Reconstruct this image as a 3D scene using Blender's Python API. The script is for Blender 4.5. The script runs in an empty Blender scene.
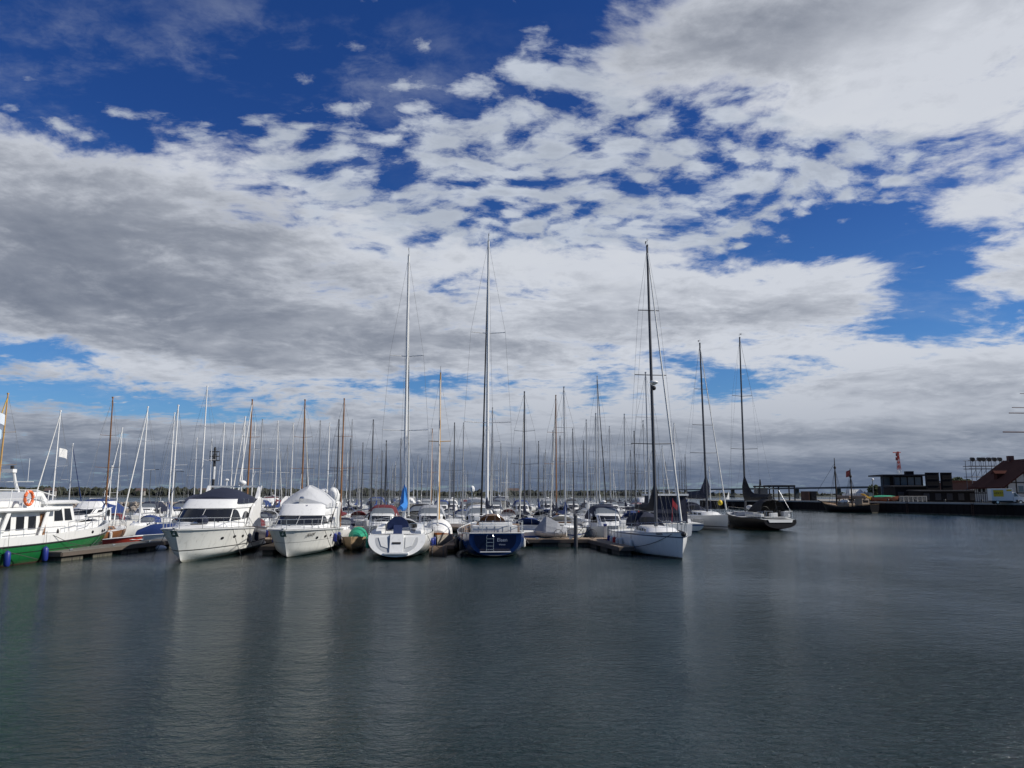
import bpy, bmesh, math, random
from mathutils import Vector, Matrix, noise as mnoise

SC = bpy.context.scene
R = math.radians
random.seed(7)

# ------------------------------------------------------------------ camera
CAM_H = 3.9
PITCH = R(8.14)
FPX = 769.0
cam_data = bpy.data.cameras.new("camera")
cam = bpy.data.objects.new("camera", cam_data)
SC.collection.objects.link(cam)
cam.location = (0, 0, CAM_H)
cam.rotation_euler = (R(90) + PITCH, 0, 0)
cam_data.sensor_width = 36
cam_data.lens = FPX / 1024 * 36
cam_data.clip_start = 0.1
cam_data.clip_end = 20000
SC.camera = cam


def ray(px, py):
    """Direction in the world of a picture position (used to measure places off the photograph)."""
    x, y = (px - 512) / FPX, (384 - py) / FPX
    c, s = math.cos(PITCH), math.sin(PITCH)
    return Vector((x, c - y * s, s + y * c))


def on_z(px, py, z=0.0):
    d = ray(px, py)
    return Vector((0, 0, CAM_H)) + d * ((z - CAM_H) / d.z)


def at_y(px, py, Y):
    d = ray(px, py)
    return Vector((0, 0, CAM_H)) + d * (Y / d.y)


def azel(px, py):
    d = ray(px, py).normalized()
    return math.atan2(d.x, d.y), math.asin(d.z)


# ------------------------------------------------------------------ node expressions
class E:
    """A float or vector socket with arithmetic."""
    nt = None

    def __init__(s, sock): s.s = sock

    @staticmethod
    def m(op, *a, clamp=False):
        n = E.nt.nodes.new("ShaderNodeMath"); n.operation = op; n.use_clamp = clamp
        for i, v in enumerate(a):
            if isinstance(v, E): E.nt.links.new(v.s, n.inputs[i])
            else: n.inputs[i].default_value = v
        return E(n.outputs[0])

    def __add__(a, b): return E.m('ADD', a, b)
    __radd__ = __add__
    def __sub__(a, b): return E.m('SUBTRACT', a, b)
    def __rsub__(a, b): return E.m('SUBTRACT', b, a)
    def __mul__(a, b): return E.m('MULTIPLY', a, b)
    __rmul__ = __mul__
    def __truediv__(a, b): return E.m('DIVIDE', a, b)


def xyz(x, y, z):
    n = E.nt.nodes.new("ShaderNodeCombineXYZ")
    for i, v in enumerate((x, y, z)):
        if isinstance(v, E): E.nt.links.new(v.s, n.inputs[i])
        else: n.inputs[i].default_value = v
    return E(n.outputs[0])


def sep(v):
    n = E.nt.nodes.new("ShaderNodeSeparateXYZ"); E.nt.links.new(v.s, n.inputs[0])
    return [E(o) for o in n.outputs]


def smooth(v, a, b, lo=0.0, hi=1.0):
    n = E.nt.nodes.new("ShaderNodeMapRange"); n.interpolation_type = 'SMOOTHSTEP'
    E.nt.links.new(v.s, n.inputs[0])
    for i, x in enumerate((a, b, lo, hi)): n.inputs[i + 1].default_value = x
    return E(n.outputs[0])


def noise(v, scale, detail=4, rough=.55, dist=0.0):
    n = E.nt.nodes.new("ShaderNodeTexNoise")
    E.nt.links.new(v.s, n.inputs['Vector'])
    n.inputs['Scale'].default_value = scale; n.inputs['Detail'].default_value = detail
    n.inputs['Roughness'].default_value = rough; n.inputs['Distortion'].default_value = dist
    return E(n.outputs[0])


def voronoi(v, scale):
    n = E.nt.nodes.new("ShaderNodeTexVoronoi"); n.feature = 'SMOOTH_F1'
    E.nt.links.new(v.s, n.inputs['Vector']); n.inputs['Scale'].default_value = scale
    return E(n.outputs[0])


def mixc(f, a, b, mode='MIX'):
    n = E.nt.nodes.new("ShaderNodeMix"); n.data_type = 'RGBA'; n.blend_type = mode
    for i, v in ((0, f), (6, a), (7, b)):
        if isinstance(v, E): E.nt.links.new(v.s, n.inputs[i])
        elif i == 0: n.inputs[i].default_value = v
        else: n.inputs[i].default_value = (*v, 1)
    return E(n.outputs[2])


# ------------------------------------------------------------------ sky: clear blue with broken stratocumulus
SUN_AZ, SUN_EL = R(97), R(38)          # azimuth clockwise from +Y
W = bpy.data.worlds.new("World"); SC.world = W; W.use_nodes = True
nt = W.node_tree; nt.nodes.clear(); E.nt = nt
out = nt.nodes.new("ShaderNodeOutputWorld"); bg = nt.nodes.new("ShaderNodeBackground")
nt.links.new(bg.outputs[0], out.inputs[0]); bg.inputs[1].default_value = 0.1
sky = nt.nodes.new("ShaderNodeTexSky"); sky.sky_type = 'NISHITA'; sky.sun_disc = False
sky.sun_elevation = SUN_EL; sky.sun_rotation = SUN_AZ
sky.air_density = 1.0; sky.dust_density = 0.4; sky.ozone_density = 2.5
tc = nt.nodes.new("ShaderNodeTexCoord")
D = E(tc.outputs['Generated'])
dx, dy, dz = sep(D)
el = E.m('ARCSINE', dz); az = E.m('ARCTAN2', dx, dy)


def blob(px, py, rx, ry, amp, rot=0.0):
    a0, e0 = azel(px, py)
    k = math.degrees(1) and 1 / FPX
    cx = math.cos(e0)
    u = (az - a0) * cx; v = el - e0
    if rot:
        c, s = math.cos(R(rot)), math.sin(R(rot))
        u, v = u * c + v * s, v * c - u * s
    u = u * (1 / (rx * k)); v = v * (1 / (ry * k))
    return E.m('EXPONENT', (u * u + v * v) * -1.0) * amp


zz = E.m('MAXIMUM', dz, 0.0) + 0.17
px_, py_ = dx / zz, dy / zz
P0 = xyz(px_, py_, 0.0)
w1 = noise(P0, 1.5, 2, .5); w2 = noise(xyz(py_, px_, 5.0), 1.5, 2, .5)
Pw = xyz(px_ + (w1 - .5) * .30, py_ * 1.15 + (w2 - .5) * .30, 0.0)
nbig = noise(Pw, 1.2, 3, .5)
nmid = noise(Pw, 4.0, 9, .6)
nfin = noise(Pw, 13.0, 5, .62)
cell = voronoi(xyz(px_ + (w1 - .5) * .2, py_ + (w2 - .5) * .2 , 0.0), 9.0)

CLEAR = [  # picture position, radii in pixels, depth of the clearing
    (150, 0, 420, 105, 1.5, 4), (60, 110, 150, 40, .35, 0), (430, 60, 170, 120, 1.3, 0), (430, 170, 150, 70, .55, 0), (640, 175, 130, 55, .7, 0),
    (800, 175, 200, 36, .7, 4), (850, 240, 120, 34, 1.3, 6), (925, 295, 62, 48, 1.15, 10), (735, 210, 90, 30, .8, 0), (880, 150, 80, 26, .4, 0),
    (1010, 320, 70, 22, .6, 0), (25, 350, 75, 11, .9, 0), (120, 402, 130, 12, 1.05, -3),
    (235, 325, 50, 8, .2, 0), (535, 292, 50, 14, .7, 12), (450, 285, 60, 16, .45, 0), (300, 285, 50, 16, .3, 0), (745, 382, 60, 20, .8, -6),
    (425, 378, 34, 17, .7, 0), (820, 360, 26, 9, .4, 0), (480, 330, 35, 12, .25, 0)]
SOLID = [
    (90, 215, 250, 75, .85, 0), (780, 30, 240, 60, 1.15, 0), (960, 110, 110, 60, .8, 0), (290, 150, 95, 35, .75, 8),
    (650, 290, 240, 38, .95, -4), (830, 275, 60, 25, .6, 0), (960, 215, 90, 18, .9, 14), (1010, 265, 40, 24, .6, 0), (930, 380, 160, 55, .8, 0),
    (120, 300, 170, 32, .5, 0), (430, 340, 200, 35, .55, 0), (500, 450, 700, 40, .8, 0), (250, 350, 140, 25, .45, 0)]
MACK = [(440, 195, 170, 62, .78, 0), (610, 165, 150, 70, .86, 0), (820, 150, 170, 50, .85, 0), (480, 85, 110, 45, .60, 0), (380, 110, 60, 20, .2, 0), (560, 90, 60, 40, .5, 0), (300, 160, 120, 40, .55, 8), (380, 255, 160, 34, .62, 0),
        (250, 95, 100, 22, .13, 0), (640, 225, 150, 28, .5, 0), (1000, 205, 70, 30, .4, 0), (60, 118, 120, 18, .30, 0), (720, 240, 60, 16, .25, 0), (980, 300, 60, 20, .25, 0), (540, 290, 130, 20, .25, 0)]
cov = E.m('ADD', 0.34, 0.0)
for a in CLEAR: cov = cov - blob(*a)
for a in SOLID: cov = cov + blob(*a)
behind = E.m('MINIMUM', smooth(dy, .25, -.25) + smooth(el, R(36), R(60)), 1.0)  # unseen sky behind and overhead; its clouds are darkened to weaken ambient light
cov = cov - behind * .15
dens = cov + (nbig - .5) * .8 + (nmid - .5) * 2.6 + (nfin - .5) * 1.3
alpha = smooth(dens, -.10, .62)
thick = smooth(dens, .15, 1.25)
sx, sy = math.sin(SUN_AZ) * .10, math.cos(SUN_AZ) * .10 + .05
Ps = xyz(px_ + (w1 - .5) * .30 + sx, py_ * 1.15 + (w2 - .5) * .30 + sy, 0.0)
rel = noise(Ps, 4.0, 5, .55) - noise(Pw, 4.0, 5, .55)
# high thin layer of small broken cloudlets
ma = E.m('ADD', -.34, 0.0)
for a in MACK: ma = ma + blob(*a)
ma = E.m('MINIMUM', ma, .53) - blob(855, 238, 85, 24, .35, 6) - blob(935, 285, 50, 40, .35) - blob(140, 30, 280, 65, .45) - blob(570, 205, 45, 10, .25) - blob(760, 205, 50, 12, .3)
Pc = xyz(px_ + (w1 - .5) * .25 + (nfin - .5) * .05, py_ * 1.25 + (w2 - .5) * .25, 2.0)
cell = voronoi(Pc, 15.0)
ncl = noise(Pc, 9.0, 7, .64)
densm = ma + (.42 - cell) * 1.25 + (ncl - .5) * 2.6 + (nmid - .5) * .9
alpham = smooth(densm, .02, .72) * .93
wisp = smooth(noise(Pc, 3.2, 7, .66), .47, .78) * (blob(120, 80, 190, 60, .40) + blob(330, 60, 130, 50, .38) + blob(930, 240, 120, 60, .35) + blob(60, 390, 120, 30, .3))
alpham = E.m('MAXIMUM', alpham, wisp)

# relief: the same cloud mass sampled a little towards the sun; a thicker neighbour there puts this side in its shade
DARK = [(80, 225, 190, 65, .42, 0), (130, 300, 200, 50, .40, 0), (715, 65, 150, 40, .42, 5), (760, 0, 200, 30, .25, 0), (60, 430, 300, 60, .32, 0),
        (520, 345, 160, 18, .22, 0), (500, 486, 900, 30, .7, 0), (420, 300, 60, 30, .15, 0), (320, 345, 120, 30, .22, 0),
        (880, 430, 240, 22, .22, 0), (900, 330, 110, 16, .22, -6), (720, 320, 110, 14, .22, 0), (250, 215, 60, 40, .2, 0), (1000, 400, 60, 20, .15, 0), (30, 290, 100, 20, .2, 0)]
LITE = [(300, 150, 110, 35, .4, 8), (560, 160, 160, 60, .3, 0), (900, 150, 130, 60, .35, 0), (650, 265, 250, 22, .35, -2), (860, 60, 100, 50, .15, 0),
        (830, 270, 60, 25, .2, 0), (100, 362, 90, 9, .5, -4), (900, 355, 150, 12, .35, 0), (860, 345, 200, 22, .3, 0), (850, 412, 240, 12, .5, -3), (640, 400, 170, 14, .4, 2), (760, 452, 220, 7, .4, 0), (480, 430, 200, 8, .25, 0), (300, 440, 200, 7, .15, 0), (960, 215, 80, 20, .25, 14), (440, 125, 60, 30, .25, 0), (170, 385, 80, 6, .25, 0)]
sh = E.m('ADD', 0.16, 0.0)
for a in DARK: sh = sh + blob(*a)
for a in LITE: sh = sh - blob(*a)
sh = sh + (nfin - .5) * .45 + (thick - .5) * .42 + rel * 1.2 * (1.0 - blob(100, 225, 220, 70, .6)) + (nbig - .5) * .5 + (nmid - .5) * .9
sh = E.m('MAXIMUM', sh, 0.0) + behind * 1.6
sh = 1.0 - E.m('EXPONENT', sh * sh * -.9 - sh * .55)
cc = mixc(sh, (6.3, 6.6, 7.2), (1.08, 1.32, 1.86))
lowf = smooth(el, R(0), R(11), 1.0, 0.0)
cc = mixc(lowf * .52, cc, (.90, 1.24, 2.0))
cc = mixc(smooth(el, R(0), R(4.5), .55, 0.0), cc, (.75, 1.15, 2.1))
# darker, deeper clear sky overhead, as a camera's saturated rendering of it
tint = mixc(smooth(el, R(5), R(27), 0, 1), (.46, .66, .95), (.31, .42, .76))
skyc = mixc(1.0, E(sky.outputs[0]), tint, 'MULTIPLY')
hs = nt.nodes.new("ShaderNodeHueSaturation"); hs.inputs['Saturation'].default_value = 1.08
nt.links.new(skyc.s, hs.inputs['Color']); skyc = E(hs.outputs[0])
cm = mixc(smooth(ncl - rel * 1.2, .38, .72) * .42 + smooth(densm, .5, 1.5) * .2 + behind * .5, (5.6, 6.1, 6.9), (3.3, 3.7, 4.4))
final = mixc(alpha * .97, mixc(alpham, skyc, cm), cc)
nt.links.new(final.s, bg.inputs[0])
W.cycles.sampling_method = 'MANUAL'; W.cycles.sample_map_resolution = 512

# ------------------------------------------------------------------ sun
sl = bpy.data.lights.new("sun", 'SUN'); sl.energy = 4.6; sl.angle = R(.5); sl.color = (1.0, .95, .87)
so = bpy.data.objects.new("sun", sl); SC.collection.objects.link(so)
sdir = Vector((math.sin(SUN_AZ) * math.cos(SUN_EL), math.cos(SUN_AZ) * math.cos(SUN_EL), math.sin(SUN_EL)))
so.rotation_euler = sdir.to_track_quat('Z', 'Y').to_euler(); so.location = (60, 20, 60)

SC.view_settings.view_transform = 'Standard'; SC.view_settings.look = 'None'
SC.view_settings.exposure = 0; SC.view_settings.gamma = 1
SC.view_settings.use_curve_mapping = False
SC.render.engine = 'CYCLES'
SC.cycles.max_bounces = 6; SC.cycles.diffuse_bounces = 2; SC.cycles.glossy_bounces = 3; SC.cycles.transmission_bounces = 4

# ------------------------------------------------------------------ materials
MATS = {}


def mat(name, col=(.5, .5, .5), rough=.5, metal=0.0, spec=.5, alpha=1.0, var=.12, vscale=3.0, bump=0.0, bscale=20., stripe=None, fn=None, streak=0.0):
    """Procedural Principled material: base colour broken up by two scales of noise, optional bump, optional paint band at a height."""
    if name in MATS: return MATS[name]
    m = bpy.data.materials.new(name); m.use_nodes = True; E.nt = m.node_tree
    b = E.nt.nodes['Principled BSDF']
    tc = E.nt.nodes.new("ShaderNodeTexCoord"); O = E(tc.outputs['Object'])
    n = noise(O, vscale, 5, .6); n2 = noise(O, vscale * 7, 3, .6)
    f = (n - .5) * 2 * var + (n2 - .5) * var + 1.0
    c = mixc(1.0, col, (1, 1, 1), 'MULTIPLY')
    if stripe:
        x, y, z = sep(O)
        for (z0, z1, sc) in stripe:
            s = smooth(z, z0 - .004, z0 + .004) * smooth(z, z1 - .004, z1 + .004, 1, 0)
            c = mixc(s, c, sc)
    if streak:
        x, y, z = sep(O)
        st = noise(xyz(x * 6., y * 6., z * .5), 1.0, 4, .6)
        f = f * (1.0 - smooth(st, .52, .75) * streak)
        c = mixc(smooth(z, .0, .28, 1.0, 0.0) * .45 * smooth(st, .3, .6), c, (.22, .21, .15))
    c = mixc(1.0, c, xyz(f, f, f), 'MULTIPLY')
    E.nt.links.new(c.s, b.inputs['Base Color'])
    rn = (n2 - .5) * .25 + rough
    E.nt.links.new(rn.s, b.inputs['Roughness'])
    b.inputs['Metallic'].default_value = metal; b.inputs['Specular IOR Level'].default_value = spec
    b.inputs['Alpha'].default_value = alpha
    if bump:
        bn = E.nt.nodes.new("ShaderNodeBump"); bn.inputs['Strength'].default_value = bump; bn.inputs['Distance'].default_value = .05
        h = noise(O, bscale, 4, .6)
        E.nt.links.new(h.s, bn.inputs['Height']); E.nt.links.new(bn.outputs[0], b.inputs['Normal'])
    MATS[name] = m
    return m


# ------------------------------------------------------------------ object helpers
def link(o): SC.collection.objects.link(o)


def thing(name, label, cat, loc=(0, 0, 0), rz=0.0, group=None):
    o = bpy.data.objects.new(name, None); link(o); o.empty_display_size = .3
    o.location = loc; o.rotation_euler = (0, 0, rz)
    return tag(o, label, cat, group)


def tag(o, label, cat, group=None, kind=None):
    if label: o['label'] = label
    if cat: o['category'] = cat
    if group: o['group'] = group
    if kind: o['kind'] = kind
    return o


def part(name, me, m, parent=None, label=None, smooth_=False):
    """Link mesh data (or a bmesh) as one object."""
    if isinstance(me, bmesh.types.BMesh):
        bm = me; bmesh.ops.recalc_face_normals(bm, faces=bm.faces)
        me = bpy.data.meshes.new(name); bm.to_mesh(me); bm.free()
        if smooth_:
            me.polygons.foreach_set('use_smooth', [True] * len(me.polygons))
            try: me.set_sharp_from_angle(angle=R(38))
            except Exception: pass
    if not me.materials:
        for x in (m if isinstance(m, (list, tuple)) else [m]): me.materials.append(x)
    o = bpy.data.objects.new(name, me); link(o)
    if parent: o.parent = parent
    if label: o['label'] = label
    return o


def struct(name, bm, m, kind='structure'):
    o = part(name, bm, m); o['kind'] = kind
    return o


def copy_thing(root, loc, rz, label, group=None):
    c = root.copy(); link(c); c.location = loc; c.rotation_euler = (0, 0, rz)
    c['label'] = label
    if group: c['group'] = group
    for ch in list(root.children):
        d = ch.copy(); link(d); d.parent = c
        for g in ch.children:
            e = g.copy(); link(e); e.parent = d
    return c


# ------------------------------------------------------------------ shape helpers (add to a bmesh)
def B(): return bmesh.new()


def box(bm, x0, x1, y0, y1, z0, z1, M=None, bev=0.0):
    vs = [Vector((x, y, z)) for z in (z0, z1) for y in (y0, y1) for x in (x0, x1)]
    if M: vs = [M @ v for v in vs]
    v = [bm.verts.new(p) for p in vs]
    fs = [bm.faces.new([v[i] for i in f]) for f in ((0, 2, 3, 1), (4, 5, 7, 6), (0, 1, 5, 4), (2, 6, 7, 3), (0, 4, 6, 2), (1, 3, 7, 5))]
    if bev:
        es = list({e for f in fs for e in f.edges})
        bmesh.ops.bevel(bm, geom=es, offset=bev, segments=2, profile=.6, affect='EDGES')
    return bm


def tube(bm, pts, r, n=6, r2=None, close=False):
    """A tube along points; radius r tapering to r2."""
    pts = [Vector(p) for p in pts]; rings = []
    N = len(pts)
    for i, p in enumerate(pts):
        if close: t = pts[(i + 1) % N] - pts[i - 1]
        else: t = pts[min(i + 1, N - 1)] - pts[max(i - 1, 0)]
        t.normalize()
        a = t.cross(Vector((0, 0, 1)))
        if a.length < .05: a = t.cross(Vector((1, 0, 0)))
        a.normalize(); b = t.cross(a)
        rr = r if r2 is None else r + (r2 - r) * i / (N - 1)
        rings.append([bm.verts.new(p + (a * math.cos(2 * math.pi * k / n) + b * math.sin(2 * math.pi * k / n)) * rr) for k in range(n)])
    for i in range(N if close else N - 1):
        A, C = rings[i], rings[(i + 1) % N]
        for k in range(n): bm.faces.new((A[k], A[(k + 1) % n], C[(k + 1) % n], C[k]))
    if not close:
        bm.faces.new(rings[0][::-1]); bm.faces.new(rings[-1])
    return bm


def prism(bm, poly, axis, a0, a1):
    """Extrude a polygon. axis 'y': poly is (x,z); 'z': (x,y); 'x': (y,z)."""
    def mk(p, a):
        return {'y': (p[0], a, p[1]), 'z': (p[0], p[1], a), 'x': (a, p[0], p[1])}[axis]
    A = [bm.verts.new(mk(p, a0)) for p in poly]; C = [bm.verts.new(mk(p, a1)) for p in poly]
    n = len(poly)
    bm.faces.new(A); bm.faces.new(C[::-1])
    for i in range(n): bm.faces.new((A[i], C[i], C[(i + 1) % n], A[(i + 1) % n]))
    return bm


def panel(bm, pts, th=.015):
    """A thin plate on a planar polygon of 3-D points, standing th proud along its normal (both sides)."""
    P = [Vector(p) for p in pts]
    n = (P[1] - P[0]).cross(P[2] - P[0]).normalized() * th
    A = [bm.verts.new(p - n) for p in P]; C = [bm.verts.new(p + n) for p in P]
    k = len(P)
    bm.faces.new(A); bm.faces.new(C[::-1])
    for i in range(k): bm.faces.new((A[i], C[i], C[(i + 1) % k], A[(i + 1) % k]))
    return bm


def loft(bm, rings, cap0=True, cap1=True):
    """Connect closed rings with equal point counts."""
    V = [[bm.verts.new(p) for p in r] for r in rings]
    n = len(V[0])
    for i in range(len(V) - 1):
        for k in range(n):
            q = (V[i][k], V[i][(k + 1) % n], V[i + 1][(k + 1) % n], V[i + 1][k])
            bm.faces.new(q)
    if cap0: bm.faces.new(V[0][::-1])
    if cap1: bm.faces.new(V[-1])
    return bm


def plan_ring(xf, xb, wf, wb, z, nose=.25, n=6, zf=None):
    """Rounded plan outline of a superstructure: front at xf (half width wf, bowed by nose), back at xb (half width wb)."""
    pts = []
    for k in range(n + 1):
        a = -math.pi / 2 + math.pi * k / n
        pts.append((xf - nose + nose * math.cos(a), wf * math.sin(a) * (1.0 if abs(math.sin(a)) > .99 else .97)))
    pts += [(xb, wb), (xb, -wb)]
    L = xf - xb
    return [Vector((x, y, z if zf is None else z + (zf - z) * (x - xb) / L)) for x, y in pts]


def ellipsoid(bm, c, r, seg=12, rings=8, M=None):
    S = Matrix.Translation(Vector(c)) @ Matrix.Diagonal((r[0], r[1], r[2], 1))
    if M: S = M @ S
    bmesh.ops.create_uvsphere(bm, u_segments=seg, v_segments=rings, radius=1, matrix=S)
    return bm


def lerp(a, b, t): return a + (b - a) * t


def interp(tab, t):
    """Piecewise smooth interpolation in a list of (t, value)."""
    for i in range(len(tab) - 1):
        if t <= tab[i + 1][0]:
            u = (t - tab[i][0]) / (tab[i + 1][0] - tab[i][0])
            # Catmull-Rom
            p1, p2 = tab[i][1], tab[i + 1][1]
            p0 = tab[i - 1][1] if i else 2 * p1 - p2
            p3 = tab[i + 2][1] if i + 2 < len(tab) else 2 * p2 - p1
            return .5 * (2 * p1 + (p2 - p0) * u + (2 * p0 - 5 * p1 + 4 * p2 - p3) * u * u + (3 * p1 - p0 - 3 * p2 + p3) * u ** 3)
    return tab[-1][1]


class Hull:
    """Lofted hull. x from -L/2 (transom) to +L/2 (stem head); waterline at z=0."""

    def __init__(s, L, beam, sheer, keel, sect, rake=.9, trake=0.0, ns=22, nu=9, cut=0.0, flare=0.0):
        s.L, s.beam, s.sheer, s.keel, s.sect, s.rake, s.trake, s.ns, s.nu, s.flare = L, beam, sheer, keel, sect, rake, trake, ns, nu, flare

    def pt(s, t, u, side=1):
        b = max(interp(s.beam, t), 0.0) if t < 1 else 0.0
        zs = interp(s.sheer, t); zk = interp(s.keel, t)
        g, f = s.sect(u, t)
        z = lerp(zs, zk, g)
        x = -s.L / 2 + s.L * t
        zs1 = s.sheer[-1][1]
        x -= s.rake * (1 - max(z, -.2) / zs1) * max(0, (t - .55) / .45) ** 2
        x += s.trake * (1 - z / zs) * max(0, 1 - t / .12)
        return Vector((x, side * b * f, z))

    def side(s, t, z, off=0.0, side=1):
        """Point on the topsides at height z."""
        best = None
        for k in range(0, 41):
            p = s.pt(t, k / 40, side)
            if best is None or abs(p.z - z) < abs(best.z - z): best = p
        return Vector((best.x, best.y + side * off, best.z))

    def bm(s, transom=True):
        bm = B(); ts = [(i / s.ns) for i in range(s.ns + 1)]
        ts = [1 - (1 - t) ** 1.25 for t in ts]
        grid = []
        for t in ts:
            row = [bm.verts.new(s.pt(t, k / s.nu, 1)) for k in range(s.nu + 1)]
            row += [bm.verts.new(s.pt(t, k / s.nu, -1)) for k in range(s.nu - 1, -1, -1)]
            grid.append(row)
        for i in range(len(grid) - 1):
            for k in range(len(grid[0]) - 1):
                bm.faces.new((grid[i][k], grid[i][k + 1], grid[i + 1][k + 1], grid[i + 1][k]))
        if transom: bm.faces.new(grid[0][::-1])
        bmesh.ops.remove_doubles(bm, verts=bm.verts, dist=.004)
        return bm

    def deck(s, t0=0.0, t1=.995, drop=0.03, inset=.02, camber=.05, n=20, bm=None):
        """A cambered deck closing the hull between two stations."""
        bm = bm or B(); rows = []
        for i in range(n + 1):
            t = lerp(t0, t1, i / n)
            p = s.pt(t, 0, 1); w = max(p.y - inset, .003)
            rows.append([bm.verts.new((p.x, w * a, p.z - drop + camber * (1 - a * a) * min(1, w))) for a in (-1, -.6, 0, .6, 1)])
        for i in range(n):
            for k in range(4): bm.faces.new((rows[i][k], rows[i][k + 1], rows[i + 1][k + 1], rows[i + 1][k]))
        return bm

    def rail_line(s, t0, t1, h, inset=.05, n=14, side=1, u=0.0):
        out = []
        for i in range(n + 1):
            p = s.pt(lerp(t0, t1, i / n), u, side)
            out.append(Vector((p.x, side * max(abs(p.y) - inset, 0), p.z + h)))
        return out


def sect_round(n=2.6, vee=1.4):
    """Sailing-boat section: vertical topsides turning into a rounded bilge; finer towards the bow."""
    def f(u, t):
        e = lerp(n, vee, max(0, (t - .35) / .65) ** .8)
        g = math.sin(u * math.pi / 2) ** 1.15
        return g, max(0.0, 1 - g ** e) ** (1 / e) * (1 + .03 * math.sin(g * math.pi))
    return f


def sect_chine(gch=.62, wch=.93, bow=.45):
    """Planing-boat section: flared topsides to a chine, then a vee bottom."""
    def f(u, t):
        wc = lerp(wch, bow, max(0, (t - .4) / .6) ** 1.1)
        gc = lerp(gch, .70, max(0, (t - .4) / .6))
        if u < .62:
            a = u / .62
            return gc * a, lerp(1, wc, a ** lerp(1.3, .8, t))
        a = (u - .62) / .38
        return lerp(gc, 1, a), wc * (1 - a)
    return f

# ------------------------------------------------------------------ water
def water_material():
    m = bpy.data.materials.new("harbour_water"); m.use_nodes = True; E.nt = m.node_tree
    b = E.nt.nodes['Principled BSDF']
    g = E.nt.nodes.new("ShaderNodeNewGeometry"); Pp = E(g.outputs['Position'])
    x, y, z = sep(Pp)
    big = noise(xyz(x * .03, y * .012, 0), 1.0, 4, .5)
    gust = noise(xyz(x * .09, y * .05, 3.), 1.0, 4, .55)
    # wind ripples: short crests lying across the wind, on a longer chop
    h1 = noise(xyz(x * 1.1, y * 1.7, 0), 1.0, 4, .6, .4)
    h2 = noise(xyz(x * 3.6, y * 5.6, 7.), 1.0, 4, .62, .6)
    h3 = noise(xyz(x * .28, y * .42, 2.), 1.0, 3, .5)
    h4 = noise(xyz(x * 11., y * 17., 4.), 1.0, 3, .6, .5)
    amp = smooth(gust, .34, .66, .55, 1.3) * smooth(y, 12, 60, 1.3, .45)
    h = (h1 * .095 + h2 * .062 + h4 * .026) * amp + h3 * amp * .10
    bn = E.nt.nodes.new("ShaderNodeBump"); bn.inputs['Strength'].default_value = 1.0; bn.inputs['Distance'].default_value = 1.0
    E.nt.links.new(h.s, bn.inputs['Height']); E.nt.links.new(bn.outputs[0], b.inputs['Normal'])
    c = mixc(smooth(big, .3, .7), (.007, .020, .020), (.010, .025, .024))
    E.nt.links.new(c.s, b.inputs['Base Color'])
    b.inputs['Roughness'].default_value = .07; b.inputs['IOR'].default_value = 1.33; b.inputs['Specular IOR Level'].default_value = .58; b.inputs['Specular Tint'].default_value = (.86, 1.0, 1.0, 1)
    return m


bm = B(); bmesh.ops.create_grid(bm, x_segments=8, y_segments=8, size=9000, matrix=Matrix.Translation((0, 4000, 0)))
struct('water', bm, water_material())

# ------------------------------------------------------------------ boat materials
GEL = mat('white_gelcoat', (.80, .80, .78), .22, var=.05, vscale=.8, streak=.16)
GELC = mat('cream_gelcoat', (.74, .72, .66), .28, var=.06, vscale=.8, streak=.18)
DECKW = mat('white_deck', (.72, .72, .69), .55, var=.08, vscale=2, bump=.15)
GREYD = mat('grey_deck', (.46, .47, .47), .6, var=.10, bump=.2)
GLASS = mat('dark_boat_glass', (.016, .018, .022), .08, var=.3, vscale=.7, spec=.35)
STEEL = mat('stainless_steel', (.62, .63, .64), .25, metal=.9, var=.05)
CLEARW = mat('clear_hood_window', (.16, .18, .20), .15, var=.3, vscale=1.5, spec=.7)
WIRE = mat('rigging_wire', (.16, .165, .17), .6, var=.05)
ALU = mat('anodised_mast', (.40, .41, .42), .42, metal=.3, var=.08, vscale=1)
WHITEM = mat('white_painted_mast', (.78, .78, .76), .4, var=.06, vscale=1)
DARKM = mat('dark_mast', (.06, .062, .07), .45, var=.15, vscale=1)
WOOD = mat('varnished_wood', (.27, .13, .055), .35, var=.25, vscale=2)
OCHRE = mat('varnished_spruce', (.52, .31, .10), .35, var=.2, vscale=2)
TEAK = mat('teak', (.25, .16, .09), .65, var=.2, vscale=4, bump=.2)
BLACK = mat('black_rubber', (.02, .02, .022), .55, var=.2)
NAVYC = mat('navy_canvas', (.009, .014, .036), .85, var=.25, vscale=2, bump=.5, bscale=6)
ROYALC = mat('royal_blue_canvas', (.010, .035, .15), .8, var=.2, vscale=2, bump=.5, bscale=6)
AZURE = mat('azure_sail_cover', (.02, .17, .50), .8, var=.2, vscale=2, bump=.5, bscale=6)
GREYC = mat('grey_canvas', (.34, .35, .37), .85, var=.15, vscale=1.5, bump=.5, bscale=5)
WHITEC = mat('white_canvas', (.70, .70, .68), .8, var=.08, vscale=1.5, bump=.5, bscale=5)
REDC = mat('maroon_canvas', (.12, .012, .018), .85, var=.2, vscale=2, bump=.5, bscale=6)
GREENC = mat('green_tarpaulin', (.01, .27, .15), .7, var=.2, vscale=2, bump=.6, bscale=5)
BLACKC = mat('black_canvas', (.012, .012, .015), .85, var=.3, vscale=2, bump=.5, bscale=6)
TANC = mat('tan_canvas', (.30, .21, .15), .85, var=.2, vscale=2, bump=.5, bscale=6)
SAILW = mat('furled_sailcloth', (.66, .66, .63), .8, var=.12, vscale=3, bump=.5, bscale=9)
ROPE = mat('mooring_rope', (.30, .28, .25), .9, var=.2, vscale=9)
ROPED = mat('dark_rope', (.05, .05, .05), .9, var=.2, vscale=9)
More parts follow.
